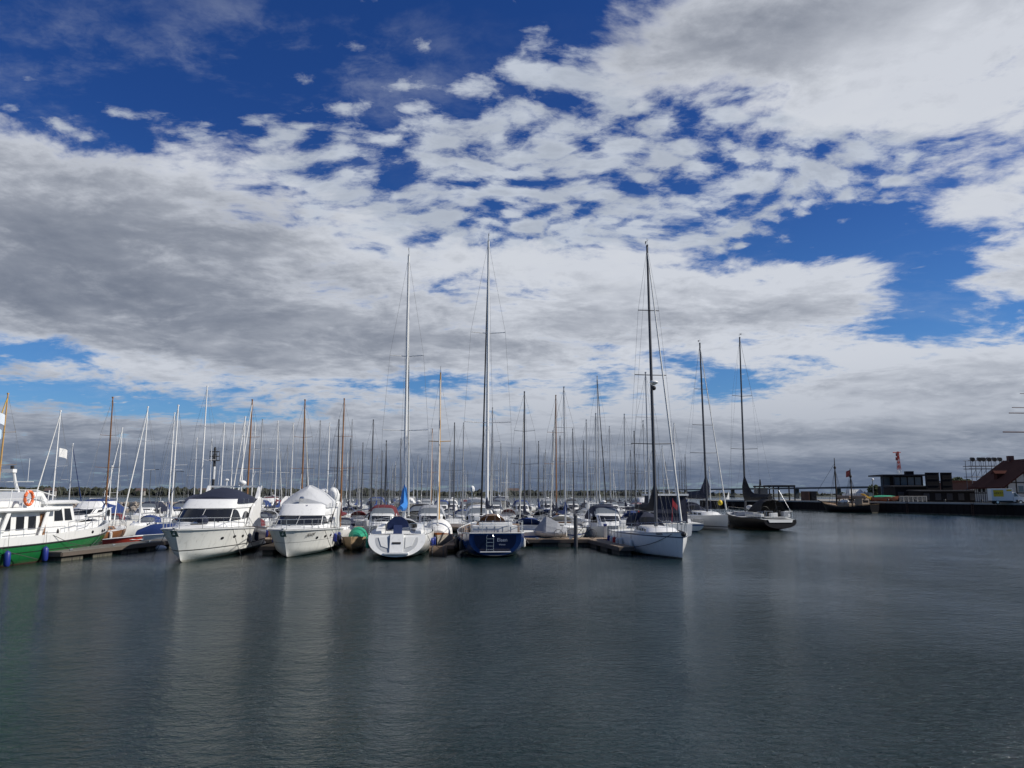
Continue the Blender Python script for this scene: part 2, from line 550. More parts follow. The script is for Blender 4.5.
ORANGE = mat('orange_lifebuoy', (.75, .16, .05), .6, var=.1)
BLUEF = mat('blue_fender', (.015, .03, .20), .4, var=.15)
WHITEF = mat('white_fender', (.68, .67, .63), .5, var=.15)


def hull_mat(name, col, boot=(.02, .02, .025), z0=-.5, z1=.10, band=None, rough=.22, streak=.15, spec=.5):
    st = [(z0, z1, boot)] + ([band] if band else [])
    return mat(name, col, rough, var=.05, vscale=.8, stripe=st, streak=streak, spec=spec)


HW_NAVY = hull_mat('white_hull_navy_boot', (.78, .78, .76), (.02, .03, .07))
HW_BLUE = hull_mat('white_hull_blue_band', (.78, .78, .76), (.02, .05, .20), band=(.62, .72, (.03, .08, .3)))
HW_RED = hull_mat('white_hull_red_boot', (.76, .75, .72), (.20, .03, .02))
HW_GREY = hull_mat('pale_grey_hull', (.52, .54, .56), (.03, .03, .04))
H_NAVY = hull_mat('navy_hull', (.012, .022, .07), (.30, .28, .24), rough=.15)
H_BLACK = hull_mat('black_hull', (.008, .008, .010), (.04, .03, .03), rough=.5, spec=.15)
H_GREEN = hull_mat('green_hull_small', (.02, .12, .06), (.2, .18, .15))
H_WOOD = hull_mat('wooden_hull', (.20, .085, .035), (.5, .5, .48))


def ringpt(r, k):
    n = len(r); i = int(math.floor(k)); f = k - i
    return r[i % n].lerp(r[(i + 1) % n], f)


def band(bm, r0, r1, k0, k1, a0, a1, off=.014, n=None, inset_top=0.0):
    """A strip lying just outside the wall between two plan rings."""
    n = n or max(1, int(abs(k1 - k0) * 1.5))
    c = sum((Vector(p) for p in r0), Vector()) / len(r0)
    lo, hi, lo2, hi2 = [], [], [], []
    for i in range(n + 1):
        k = lerp(k0, k1, i / n); kt = lerp(k0 + inset_top, k1 - inset_top, i / n)
        A = ringpt(r0, k).lerp(ringpt(r1, k), a0); C = ringpt(r0, kt).lerp(ringpt(r1, kt), a1)
        t = (ringpt(r0, k + .05) - ringpt(r0, k - .05)); u = (ringpt(r1, k) - ringpt(r0, k))
        nn = t.cross(u).normalized()
        if nn.dot(Vector((A.x - c.x, A.y * 3, 0))) < 0: nn = -nn
        lo.append(bm.verts.new(A + nn * off)); hi.append(bm.verts.new(C + nn * off))
        lo2.append(bm.verts.new(A - nn * .03)); hi2.append(bm.verts.new(C - nn * .03))
    for i in range(n):
        bm.faces.new((lo[i], lo[i + 1], hi[i + 1], hi[i]))
        bm.faces.new((lo[i], lo2[i], lo2[i + 1], lo[i + 1])); bm.faces.new((hi[i], hi[i + 1], hi2[i + 1], hi2[i]))
    bm.faces.new((lo[0], hi[0], hi2[0], lo2[0])); bm.faces.new((lo[-1], lo2[-1], hi2[-1], hi[-1]))
    return bm


def rail(parent, hull, t0, t1, h=.6, inset=.08, r=.016, posts=7, mid=True, name='guard_rail', close_bow=False, z_extra=0.0):
    bm = B()
    S = [hull.rail_line(t0, t1, h, inset, 16, sd) for sd in (1, -1)]
    if close_bow:
        tube(bm, S[0] + S[1][::-1], r, 5)
        if mid:
            M = [hull.rail_line(t0, t1, h * .5, inset, 16, sd) for sd in (1, -1)]
            tube(bm, M[0] + M[1][::-1], r * .6, 4)
    else:
        for q in S: tube(bm, q, r, 5)
        if mid:
            for sd in (1, -1): tube(bm, hull.rail_line(t0, t1, h * .5, inset, 16, sd), r * .6, 4)
    for i in range(posts):
        for sd in (1, -1):
            a = hull.rail_line(lerp(t0, t1, i / (posts - 1)), 1, -.03, inset, 1, sd)[0]
            b = hull.rail_line(lerp(t0, t1, i / (posts - 1)), 1, h, inset, 1, sd)[0]
            tube(bm, [a, b], r, 5)
    return part(name, bm, STEEL, parent, smooth_=True)


def fender(parent, p, m=WHITEF, L=.6, r=.13, rope=.6):
    bm = B(); p = Vector(p)
    pts = [(0, -L / 2), (r * .7, -L / 2 + .03), (r, -L * .35), (r, L * .35), (r * .6, L / 2 - .03), (.02, L / 2), (.02, L / 2 + .05)]
    loft(bm, [[p + Vector((max(a, .004) * math.cos(2 * math.pi * k / 10), max(a, .004) * math.sin(2 * math.pi * k / 10), z)) for k in range(10)] for a, z in pts])
    o = part('fender', bm, m, parent, smooth_=True)
    b2 = B(); tube(b2, [p + Vector((0, 0, L / 2)), p + Vector((0, 0, L / 2 + rope))], .012, 4)
    part('rope', b2, ROPED, o)
    return o


def rig(parent, x, z0, top, beam, bow, stern, sheer, mm, spreaders=(.42, .7), mr=.09, sw=1.0, stay=.007, furl=None, fr=.075, back=True, wind=True, furl_z0=.6):
    """Mast with spreaders and standing rigging. bow and stern: (x, z) of the chain plates."""
    bm = B(); H = top - z0
    tube(bm, [(x, 0, z0), (x - .01 * H, 0, z0 + H * .6), (x - .018 * H, 0, top)], mr, 8, mr * .62)
    box(bm, x - .018 * H - .12, x - .018 * H + .1, -.05, .05, top - .05, top + .06)
    mo = part('mast', bm, mm, parent, smooth_=True)
    tips = []
    for i, s in enumerate(spreaders):
        w = beam * .5 * (1.0 - .25 * i) * sw; z = z0 + H * s
        b2 = B(); tube(b2, [(x - .25 - .01 * H * s, -w, z + .05), (x - .01 * H * s, 0, z), (x - .25 - .01 * H * s, w, z + .05)], .032 if sw > .7 else .018, 5); part('spreader', b2, mm, mo)
        tips.append((x - .25 - .01 * H * s, w, z + .05))
    b3 = B(); hx = x - .018 * H
    for sd in (1, -1):
        pts = [(x - .35, sd * beam * .46, sheer)] + [(a, sd * w, z) for a, w, z in tips] + [(hx, 0, top - .1)]
        for i in range(len(pts) - 1): tube(b3, [pts[i], pts[i + 1]], stay, 4)
        tube(b3, [(x - .2, sd * beam * .45, sheer), (x - .01 * H * spreaders[0] if spreaders else x, 0, z0 + H * (spreaders[0] if spreaders else .6))], stay, 4)
    if back: tube(b3, [(stern[0], 0, stern[1]), (hx, 0, top)], stay, 4)
    if not furl: tube(b3, [(bow[0], 0, bow[1]), (hx, 0, top - .1)], stay, 4)
    part('rigging', b3, WIRE, parent)
    if furl:
        b4 = B(); a = Vector((bow[0], 0, bow[1] + furl_z0)); b = Vector((hx, 0, top - .35))
        pts = [a.lerp(b, t / 8) for t in range(9)]
        tube(b4, pts, fr, 8, fr * .45)
        ellipsoid(b4, a + Vector((0, 0, -.12)), (.12, .12, .08), 8, 6)
        part('furled_genoa', b4, furl, parent, smooth_=True)
        b5 = B(); tube(b5, [(bow[0], 0, bow[1]), a], stay * 1.4, 4); tube(b5, [b, (hx, 0, top - .1)], stay * 1.4, 4); part('forestay', b5, WIRE, parent)
    if wind:
        b6 = B(); tube(b6, [(hx, 0, top), (hx, 0, top + .55)], .012, 4); tube(b6, [(hx - .25, 0, top + .35), (hx + .3, 0, top + .35)], .012, 4)
        panel(b6, [(hx - .25, 0, top + .28), (hx - .45, 0, top + .22), (hx - .45, 0, top + .48), (hx - .25, 0, top + .42)], .006)
        part('wind_vane', b6, BLACK, mo)
    return mo


def boom(parent, xm, z, L, cover=None, mm=ALU, peak=1.3, r=.08, fat=.17, pk=5.5):
    """Boom aft of the mast carrying a flaked mainsail under a cover that climbs the mast."""
    b = B(); tube(b, [(xm - .1, 0, z), (xm - L, 0, z + .08)], r, 8); o = part('boom', b, mm, parent, smooth_=True)
    if cover:
        rings = []
        for i in range(11):
            t = i / 10; x = xm + .05 - (L * .97) * t
            h = fat * 1.5 + peak * max(0, 1 - t * pk) ** 1.6 + .25 * max(0, 1 - t) ; w = fat * (1 - .35 * t) * (1 + .12 * math.sin(i * 2.1))
            if i in (0,): w *= .75
            zz_ = z - .06 + .08 * t
            rings.append([Vector((x, w * math.cos(a) * (1 if math.sin(a) < .2 else max(.12, 1 - .85 * math.sin(a) * min(1, h))), zz_ + h * .5 + h * .5 * math.sin(a))) for a in [2 * math.pi * k / 12 for k in range(12)]])
        b2 = B(); loft(b2, rings); part('sail_cover', b2, cover, o, smooth_=True)
    return o


def sprayhood(parent, x, z, w, h, L, m, win=True, name='sprayhood'):
    """A canvas hood: an arch whose front slopes down to the coachroof; clear window strip across the front."""
    prof = [(L * .55, .03, 1.0), (L * .30, .72, .92), (L * .05, 1.0, .86), (-L * .25, 1.02, .88), (-L * .5, .9, .93)]
    rings = []
    for px, hh, ww in prof:
        rings.append([Vector((x + px, w * ww * math.cos(a), z + h * hh * math.sin(a) ** .6)) for a in [math.pi * k / 12 for k in range(13)]])
    b = B()
    V = [[b.verts.new(p) for p in r] for r in rings]
    for i in range(len(V) - 1):
        for k in range(12): b.faces.new((V[i][k], V[i][k + 1], V[i + 1][k + 1], V[i + 1][k]))
    o = part(name, b, m, parent, smooth_=True)
    if win:
        b2 = B()
        for k0, k1 in ((1, 3), (4, 8), (9, 11)):
            rows = []
            for k in range(k0, k1 + 1):
                A = rings[0][k].lerp(rings[1][k], .25); C = rings[0][k].lerp(rings[1][k], .92); off = Vector((.03, 0, .02))
                rows.append((b2.verts.new(A + off), b2.verts.new(C + off)))
            for i in range(len(rows) - 1): b2.faces.new((rows[i][0], rows[i + 1][0], rows[i + 1][1], rows[i][1]))
        part('window', b2, GLASS, o)
    return o


def coachroof(parent, x0, x1, w0, w1, z, h, m=GEL, nwin=3, win_m=GLASS, nose=.9):
    """Low cabin top from x0 (aft) to x1 (forward); returns the roof object."""
    ra = plan_ring(x1, x0, w1, w0, z, nose, 8); rb = plan_ring(x1 - h * 1.6, x0 + .05, w1 * .8, w0 * .88, z + h, nose, 8, zf=z + h * .85)
    rc = plan_ring(x1 - h * 1.9, x0 + .1, w1 * .62, w0 * .7, z + h * 1.12, nose, 8, zf=z + h * .95)
    b = B(); loft(b, [ra, rb, rc]); o = part('coachroof', b, m, parent, smooth_=True)
    N = 9
    for sd in (0, 1):
        for i in range(nwin):
            f0 = (i + .15) / nwin * .86 + .04; f1 = (i + .85) / nwin * .86 + .04
            k0, k1 = (8 + f0, 8 + f1) if sd == 0 else (10 + 1 - f1, 10 + 1 - f0)
            b2 = B(); band(b2, ra, rb, k0, k1, .3, .78, .012, 2); part('window', b2, win_m, o)
    return o


# ------------------------------------------------------------------ fleet of the background: cached meshes, one object per part
CACHE = {}


def cpart(key, builder, m, parent, name, smooth_=True):
    k = (key, m.name)
    if k not in CACHE:
        o = part(name, builder(), m, parent, smooth_=smooth_); CACHE[k] = o.data
        return o
    return part(name, CACHE[k], m, parent)


SAIL_BEAM = [(0, .36), (.15, .43), (.42, .5), (.68, .42), (.88, .2), (1, 0)]


def small_hull(L, Bm, fb=.10):
    return Hull(L, [(t, b * Bm) for t, b in SAIL_BEAM], [(0, fb * L * .85), (.5, fb * L * .87), (1, fb * L * 1.12)],
                [(0, .03), (.2, -.22), (.5, -.45), (.85, -.3), (1, -.1)], sect_round(), rake=L * .07, trake=.35, ns=12, nu=6)


def fleet_sailboat(loc, rz, label, group, Hm, hm, mm, cover, furl, hood, size=0, wood=False, fr=.07):
    L = (8.5, 10.0, 11.5)[size]; Bm = L * .33
    r = thing('sailing_yacht', label, 'sailboat', loc, rz, group)
    h = small_hull(L, Bm); sh = h.sheer[1][1]
    cpart(('hull', size), h.bm, hm, r, 'hull')
    cpart(('deck', size), lambda: h.deck(n=10), DECKW, r, 'deck')
    # coachroof with windows
    def cr():
        b = B(); ra = plan_ring(L * .22, -L * .16, Bm * .24, Bm * .30, sh - .04, .8, 6); rb = plan_ring(L * .18, -L * .15, Bm * .19, Bm * .26, sh + .36, .8, 6, zf=sh + .28)
        return loft(b, [ra, rb])
    def wn(sd_=0):
        b = B(); ra = plan_ring(L * .22, -L * .16, Bm * .24, Bm * .30, sh - .04, .8, 6); rb = plan_ring(L * .18, -L * .15, Bm * .19, Bm * .26, sh + .36, .8, 6, zf=sh + .28)
        for i in range(3): k = 6 + .1 + i * .29 if not sd_ else 8 + .02 + i * .29; band(b, ra, rb, k, k + .2, .35, .8, .012, 1)
        return b
    c = cpart(('coach', size, wood), cr, WOOD if wood else GEL, r, 'coachroof', False)
    cpart(('cwin', size), wn, GLASS, c, 'window', False); cpart(('cwin2', size), lambda: wn(1), GLASS, c, 'window', False)
    mx = L * .08
    # mast (height differs from boat to boat)
    rig(r, mx, sh + .3, Hm, Bm, (L * .47, sh * 1.15), (-L * .47, sh), sh, mm, (.45, .7) if Hm > 12 else (.5,), mr=.085 if Hm > 11 else .07, sw=.62, stay=.009, furl=furl, fr=fr, wind=False)
    if cover:
        boom(r, mx, sh + 1.15, L * .36, cover, ALU, peak=.9, fat=.15)
    if hood:
        def hd():
            b = B(); rings = []
            for px, hh, ww in [(.75, .03, 1.), (.35, .8, .9), (-.1, 1., .88), (-.7, .9, .95)]:
                rings.append([b.verts.new((-L * .16 + px, Bm * .3 * ww * math.cos(a), sh + .25 + .75 * hh * math.sin(a) ** .6)) for a in [math.pi * k / 8 for k in range(9)]])
            for i in range(3):
                for k in range(8): b.faces.new((rings[i][k], rings[i][k + 1], rings[i + 1][k + 1], rings[i + 1][k]))
            return b
        ho = cpart(('hood', size), hd, hood, r, 'sprayhood')
        def hw():
            b = B(); x0 = -L * .16; rows = []
            for k in range(2, 7):
                a = math.pi * k / 8; c, s_ = math.cos(a), math.sin(a) ** .6
                A = Vector((x0 + .75, Bm * .3 * c, sh + .25 + .0225 * s_)); C = Vector((x0 + .35, Bm * .27 * c, sh + .25 + .6 * s_))
                rows.append((b.verts.new(A.lerp(C, .2) + Vector((.03, 0, .02))), b.verts.new(A.lerp(C, .9) + Vector((.03, 0, .02)))))
            for i in range(4): b.faces.new((rows[i][0], rows[i + 1][0], rows[i + 1][1], rows[i][1]))
            return b
        cpart(('hoodw', size), hw, CLEARW, ho, 'window', False)
    def rl():
        b = B()
        for sd in (1, -1):
            tube(b, h.rail_line(.02, .97, .55, .05, 8, sd), .014, 4)
            for i in range(7): 
                q = h.rail_line(lerp(.02, .97, i / 6), 1, 0, .05, 1, sd)[0]; tube(b, [q, q + Vector((0, 0, .55))], .014, 4)
        tube(b, [h.rail_line(.02, 1, .55, .05, 1, 1)[0], h.rail_line(.02, 1, .55, .05, 1, -1)[0]], .014, 4)
        return b
    cpart(('rail', size), rl, STEEL, r, 'guard_rail')
    if loc[1] < 98: fleet_fenders(r, h, random.Random(int(loc[0] * 10)), L)
    return r


def fleet_fenders(r, h, rg, L):
    for s in (1, -1):
        for t in (.3, .55):
            if rg.random() < .7:
                k = ('fender', 1); m = rg.choice((WHITEF, WHITEF, BLUEF, NAVYC))
                def fb():
                    b = B(); pts = [(0.02, -.3), (.12, -.24), (.13, .22), (.05, .3)]
                    return loft(b, [[Vector((a * math.cos(2 * math.pi * q / 8), a * math.sin(2 * math.pi * q / 8), z)) for q in range(8)] for a, z in pts])
                p = h.side(t, .55, .14, s); o = cpart(k, fb, m, r, 'fender'); o.location = p


def fleet_cruiser(loc, rz, label, group, hm, hood, size=0, fly=False, arch=True):
    L = (7.5, 9.5, 11.5)[size]; Bm = L * .34
    r = thing('motor_cruiser', label, 'motorboat', loc, rz, group)
    h = Hull(L, [(0, .46 * Bm), (.4, .5 * Bm), (.7, .42 * Bm), (.9, .2 * Bm), (1, 0)], [(0, .105 * L), (.5, .12 * L), (1, .15 * L)], [(0, -.3), (.6, -.35), (.9, -.1), (1, .05)],
             sect_chine(), rake=L * .1, ns=12, nu=7)
    cpart(('mhull', size), h.bm, hm, r, 'hull')
    cpart(('mdeck', size), lambda: h.deck(n=10), DECKW, r, 'deck')
    z = .12 * L; hh = .09 * L + .15
    ra = plan_ring(L * .30, -L * .12, Bm * .30, Bm * .38, z - .05, .9, 6, zf=z + .1); rb = plan_ring(L * .12, -L * .12, Bm * .30, Bm * .36, z + hh, .6, 6, zf=z + hh)
    rc = plan_ring(L * .04, -L * .2, Bm * .28, Bm * .33, z + hh + .12, .5, 6)
    c = cpart(('mcab', size), lambda: loft(B(), [ra, rb, rc]), GEL, r, 'cabin', False)
    def ws():
        b = B(); band(b, ra, rb, .6, 5.4, .45, .93, .014, 8)
        return b
    def sw(k):
        b = B(); band(b, ra, rb, k, k + .4, .35, .86, .014, 1); band(b, ra, rb, k + .45, k + .84, .35, .86, .014, 1)
        return b
    cpart(('msw', size), lambda: sw(6.08), GLASS, c, 'side_window', False); cpart(('msw2', size), lambda: sw(8.08), GLASS, c, 'side_window', False)
    cpart(('mwin', size), ws, GLASS, c, 'windscreen', False)
    if hood:
        def hd():
            b = B(); rings = []
            for px, ht, ww in [(L * .02, 0.0, 1.), (-L * .03, .62, .93), (-L * .12, .8, .9), (-L * .28, .74, .92), (-L * .40, .1, 1.)]:
                rings.append([b.verts.new((px, Bm * .38 * ww * (1 if s else 1) * math.copysign(abs(math.cos(a)) ** .5, math.cos(a)), z + hh * .55 + (hh * .5 + ht) * math.sin(a) ** .5)) for s, a in enumerate([math.pi * k / 10 for k in range(11)])])
            for i in range(4):
                for k in range(10): b.faces.new((rings[i][k], rings[i][k + 1], rings[i + 1][k + 1], rings[i + 1][k]))
            return b
        ho = cpart(('mhood', size), hd, hood, r, 'cockpit_hood')
        def hw(fr_=0):
            b = B()
            for xa_, xb_, wa_, wb_, ha_, hb_, o_ in [((L * .015, -L * .026, 1., .935, .08, .55, .03), (-L * .392, -L * .29, 1., .93, .2, .66, -.03))[fr_]]:
                rows = []
                for k in range(2, 9):
                    a = math.pi * k / 10; c = math.copysign(abs(math.cos(a)) ** .5, math.cos(a)); s_ = math.sin(a) ** .5
                    rows.append((b.verts.new((xa_ + o_, Bm * .38 * wa_ * c * .97, z + hh * .55 + (hh * .5 + ha_) * s_)), b.verts.new((xb_ + o_, Bm * .38 * wb_ * c * .97, z + hh * .55 + (hh * .5 + hb_) * s_))))
                for i in range(6):
                    if i in (2, 3) or True: b.faces.new((rows[i][0], rows[i + 1][0], rows[i + 1][1], rows[i][1]))
            return b
        cpart(('mhoodw', size), hw, CLEARW, ho, 'window', False); cpart(('mhoodv', size), lambda: hw(1), CLEARW, ho, 'window', False)
    if fly:
        def fl():
            b = B(); loft(b, [plan_ring(L * .06, -L * .24, Bm * .3, Bm * .34, z + hh + .1, .5, 6), plan_ring(-L * .0, -L * .24, Bm * .3, Bm * .34, z + hh + .65, .5, 6)]); return b
        cpart(('mfly', size), fl, GEL, r, 'flybridge', False)
    if arch:
        def ar():
            b = B(); tube(b, [(-L * .2, Bm * .36, z), (-L * .25, Bm * .33, z + hh + .9), (-L * .25, -Bm * .33, z + hh + .9), (-L * .2, -Bm * .36, z)], .06, 6)
            tube(b, [(-L * .25, 0, z + hh + .9), (-L * .27, 0, z + hh + 1.7)], .02, 4); ellipsoid(b, (-L * .25, .25, z + hh + 1.08), (.22, .22, .12), 8, 6)
            return b
        cpart(('march', size), ar, WHITEM, r, 'radar_arch')
    def rl():
        b = B()
        tube(b, h.rail_line(.5, .97, .5, .06, 8, 1) + h.rail_line(.5, .97, .5, .06, 8, -1)[::-1], .015, 4)
        for sd in (1, -1):
            for i in range(5):
                q = h.rail_line(lerp(.5, .97, i / 4), 1, 0, .06, 1, sd)[0]; tube(b, [q, q + Vector((0, 0, .5))], .015, 4)
        return b
    cpart(('mrail', size), rl, STEEL, r, 'guard_rail')
    if loc[1] < 98: fleet_fenders(r, h, random.Random(int(loc[0] * 10)), L)
    return r

# ------------------------------------------------------------------ far shore, wood, bridge
FOREST = mat('forest', (.030, .034, .021), .95, var=.7, vscale=.02, bump=.5, bscale=.3)
FIELD = mat('far_field', (.045, .05, .04), .95, var=.35, vscale=.01)
CONC = mat('concrete', (.34, .34, .32), .85, var=.2, vscale=.4, bump=.3, bscale=3)
rng = random.Random(3)
bm = B()
pts = []
for i in range(0, 121):
    x = lerp(-1500, 1700, i / 120)
    yf = 1000 + 120 * math.sin(i * .09) + 30 * mnoise.noise(Vector((i * .13, 0, 0)))
    pts.append((x, yf))
rows = []
for x, yf in pts:
    hgt = 4 + 3.5 * mnoise.noise(Vector((x * .004, 3, 0)))
    rows.append([bm.verts.new((x, yf, -1)), bm.verts.new((x, yf + 8, 1.2)), bm.verts.new((x, yf + 90, max(2.0, hgt))), bm.verts.new((x, yf + 900, 5)), bm.verts.new((x, yf + 900, -1))])
for i in range(len(rows) - 1):
    for k in range(4): bm.faces.new((rows[i][k], rows[i + 1][k], rows[i + 1][k + 1], rows[i][k + 1]))
struct('far_shore_terrain', bm, FIELD)


def clump(bm, p, r, rg, sub=1):
    M = Matrix.Translation(p) @ Matrix.Rotation(rg.random() * 6.28, 4, 'Z') @ Matrix.Diagonal((r * rg.uniform(.8, 1.3), r * rg.uniform(.8, 1.3), r * rg.uniform(.7, 1.2), 1))
    g = bmesh.ops.create_icosphere(bm, subdivisions=sub, radius=1, matrix=M)
    for v in g['verts']: v.co += Vector((rg.uniform(-.25, .25), rg.uniform(-.25, .25), rg.uniform(-.25, .25))) * r


bm = B()
for x, yf in [(lerp(-1400, 900, i / 1500), 0) for i in range(1501)]:
    px = 512 + 769 * x / 1060
    H = interp([(-600, 11), (0, 12.5), (110, 10.5), (250, 9.0), (420, 7), (600, 6.2), (700, 4.0), (780, 2.5), (900, 5), (1300, 5)], max(-600, min(1299, px)))
    H *= 1.0 + .6 * mnoise.noise(Vector((x * .02, 7, 0))) + .45 * mnoise.noise(Vector((x * .07, 2, 0)))
    yb = 1045 + 120 * math.sin((x + 1500) / 3200 * 120 * .09) + rng.uniform(-20, 60)
    r = rng.uniform(2.5, 4.5)
    if px > 705 and rng.random() < .75: continue
    clump(bm, Vector((x + rng.uniform(-3, 3), yb, max(1.5, H - r * .7))), r, rng)
    clump(bm, Vector((x + rng.uniform(-3, 3), yb - 8, H * .45)), r * 1.2, rng)
struct('far_wood', bm, FOREST, 'stuff')

BRIDGE = mat('bridge_concrete', (.10, .11, .12), .8, var=.1, vscale=.1)
A_, B_ = Vector((150, 1750, 0)), Vector((335, 690, 0)); C_ = Vector((430, 540, 0))
r_ = thing('viaduct', 'long grey road viaduct on slim piers crossing the water far away', 'bridge', A_)
bm = B()
for a, b in ((A_ - (B_ - A_) * .6, B_), (B_, C_)):
    d = (b - a); L_ = d.length; d.normalize(); n_ = Vector((-d.y, d.x, 0))
    bm_v = [a + n_ * s + Vector((0, 0, z)) - A_ for s, z in ((-6, 9.2), (6, 9.2), (6, 10.9), (-6, 10.9))]
    bm_w = [b + n_ * s + Vector((0, 0, z)) - A_ for s, z in ((-6, 9.2), (6, 9.2), (6, 10.9), (-6, 10.9))]
    loft(bm, [bm_v, bm_w])
part('deck', bm, BRIDGE, r_)
d = (B_ - A_).normalized()
for i in range(15):
    p = A_.lerp(B_, i / 14) - A_; b2 = B(); box(b2, p.x - 2.2, p.x + 2.2, p.y - 1.2, p.y + 1.2, -1, 9.2); part('pier', b2, BRIDGE, r_)

# small far houses
HW = mat('far_house_wall', (.30, .29, .27), .8); HR = mat('far_house_roof', (.10, .07, .06), .8)
for i, (px, w, nm) in enumerate(((62, 12, 'pale far house with dark roof among trees beyond the orange lifebuoy'), (513, 15, 'pale far house on the wooded shore beyond the blue hulled yacht'),
                                 (210, 9, 'small pale far house in the wood beyond the striped beacon'), (150, 10, 'small pale far house in the wood beyond the street lamps'))):
    c = at_y(px, 490, 1010); h_ = thing('far_house', nm, 'house', (c.x, 985, 1.2), .2)
    b = B(); box(b, -w / 2, w / 2, -4, 4, 0, 6.5); part('wall', b, HW, h_)
    b = B(); prism(b, [(-4.6, 6.5), (4.6, 6.5), (0, 10)], 'x', -w / 2 - .4, w / 2 + .4); part('roof', b, HR, h_)

# ------------------------------------------------------------------ breakwater with rubble face
RUB = mat('rubble_stone', (.30, .26, .22), .9, var=.55, vscale=.9, bump=.8, bscale=2.5)
r_ = thing('breakwater', 'long low stone breakwater with a rubble slope beyond the moored boats', 'breakwater', (0, 0, 0))
bm = B()
x0, x1 = -150, -62
prism(bm, [(180, -1), (180, 2.05), (184, 2.05), (184, -1)], 'x', x0, x1)
part('cap', bm, CONC, r_)
bm = B(); rr = random.Random(5)
for i in range(520):
    x = rr.uniform(x0, x1 + 1); t = rr.random()
    clump(bm, Vector((x, 180 - 4.2 * t, 1.55 * (1 - t))), rr.uniform(.45, .85), rr)
part('rubble', bm, RUB, r_)

LAMPM = mat('lamp_post_grey', (.16, .17, .18), .5, metal=.4)


def street_lamp(px, top, Y, z0, label, side=1):
    c = at_y(px, top, Y); r = thing('street_lamp', label, 'street lamp', (c.x, Y, z0), 0, 'street lamps on the breakwater')
    H = c.z - z0; b = B(); tube(b, [(0, 0, 0), (0, 0, H)], .11, 6, .07); tube(b, [(0, 0, H), (side * .5, 0, H + .12), (side * 1.6, 0, H + .12)], .05, 5); part('pole', b, LAMPM, r)
    b = B(); box(b, side * 1.6 - .4, side * 1.6 + .4, -.15, .15, H + .03, H + .17); part('lamp_head', b, LAMPM, r)


street_lamp(151, 470, 182, 2.05, 'slim street lamp on the breakwater, the one nearer the green trawler')
street_lamp(175.6, 472, 182, 2.05, 'slim street lamp on the breakwater, the one nearer the striped beacon')

# striped beacon at the harbour mouth
WHP = mat('white_paint', (.75, .75, .73), .5); BLP = mat('black_paint', (.02, .02, .022), .5)
c = at_y(215.2, 447, 150); r_ = thing('harbour_beacon', 'black and white striped beacon post with a dark cage on top', 'beacon', (c.x, 150, -.6)); Ht = c.z + .6
for i in range(5):
    b = B(); z0 = Ht * (.0 + .18 * i); tube(b, [(0, 0, z0), (0, 0, z0 + Ht * .18)], .26, 10); part('band', b, (BLP, WHP)[i % 2], r_)
b = B()
for k in range(8):
    a = k * math.pi / 4; tube(b, [(.95 * math.cos(a), .95 * math.sin(a), Ht - 2.6), (.95 * math.cos(a), .95 * math.sin(a), Ht - .9)], .05, 4)
for z in (Ht - 2.6, Ht - 1.8, Ht - .9): tube(b, [(.95 * math.cos(k * .628), .95 * math.sin(k * .628), z) for k in range(10)], .06, 4, close=True)
box(b, -.8, .8, -.8, .8, Ht - 2.7, Ht - 2.6); part('cage', b, BLP, r_)
b = B(); tube(b, [(0, 0, Ht * .9), (0, 0, Ht - .4)], .2, 8); tube(b, [(0, 0, Ht - .5), (0, 0, Ht)], .3, 8, .15); part('lantern', b, BLP, r_)

# ------------------------------------------------------------------ quay on the far side of the basin
SHEET = mat('quay_wall_steel', (.020, .016, .015), .9, spec=.15, var=.5, vscale=.6, bump=.6, bscale=3, streak=.3)
QTOP = mat('quay_paving', (.24, .23, .21), .9, var=.25, vscale=.3)
Q = [(56, 207), (70.9, 197), (73.2, 180), (90.5, 134), (112, 80), (112, 20)]
bm = B(); prism(bm, Q + [(600, 20), (600, 420), (300, 420), (56, 232)], 'z', -2, 2.1)
bm.faces.ensure_lookup_table()
o = struct('quay_ground', bm, [SHEET, QTOP])
for p in o.data.polygons:
    if abs(p.normal.z) > .9: p.material_index = 1
bm = B()
for a, b in zip(Q[:-1], Q[1:]):
    a, b = Vector((*a, 0)), Vector((*b, 0)); d = (b - a).normalized(); n_ = Vector((-d.y, d.x, 0))
    if n_.x > 0: n_ = -n_
    loft(bm, [[p + n_ * s + Vector((0, 0, z)) for s, z in ((.12, 1.98), (.12, 2.32), (-.6, 2.32), (-.6, 1.98))] for p in (a, b)])
    L_ = (b - a).length; k = int(L_ / 1.4)
    for i in range(k):
        p = a.lerp(b, (i + .5) / k); M = Matrix.Translation(p + n_ * .02) @ Matrix.Rotation(math.atan2(d.y, d.x), 4, 'Z')
        box(bm, -.35, .35, -.04, .04, -1, 1.97, M)
o = part('quay_edge', bm, [CONC, SHEET]); o['kind'] = 'structure'
for p in o.data.polygons:
    if p.center.z < 1.97: p.material_index = 1

DARKB = mat('dark_cladding', (.014, .013, .014), .85, spec=.15, var=.3, vscale=.3)
DARKR = mat('dark_roof_edge', (.03, .03, .034), .8, spec=.2, var=.2)
BRICKD = mat('dark_brick', (.11, .05, .038), .85, var=.3, vscale=.6)
GLS = mat('pale_glazing', (.10, .13, .15), .12, var=.3, vscale=.4, spec=.7)
TILE = mat('red_roof_tiles', (.06, .018, .014), .9, spec=.12, var=.3, vscale=.5, bump=.5, bscale=6)
PLAST = mat('pale_plaster', (.46, .45, .42), .85, var=.15, vscale=.4)
TIMB = mat('dark_timber', (.03, .022, .018), .8, var=.3)
STONEW = mat('white_frame', (.5, .5, .48), .6)

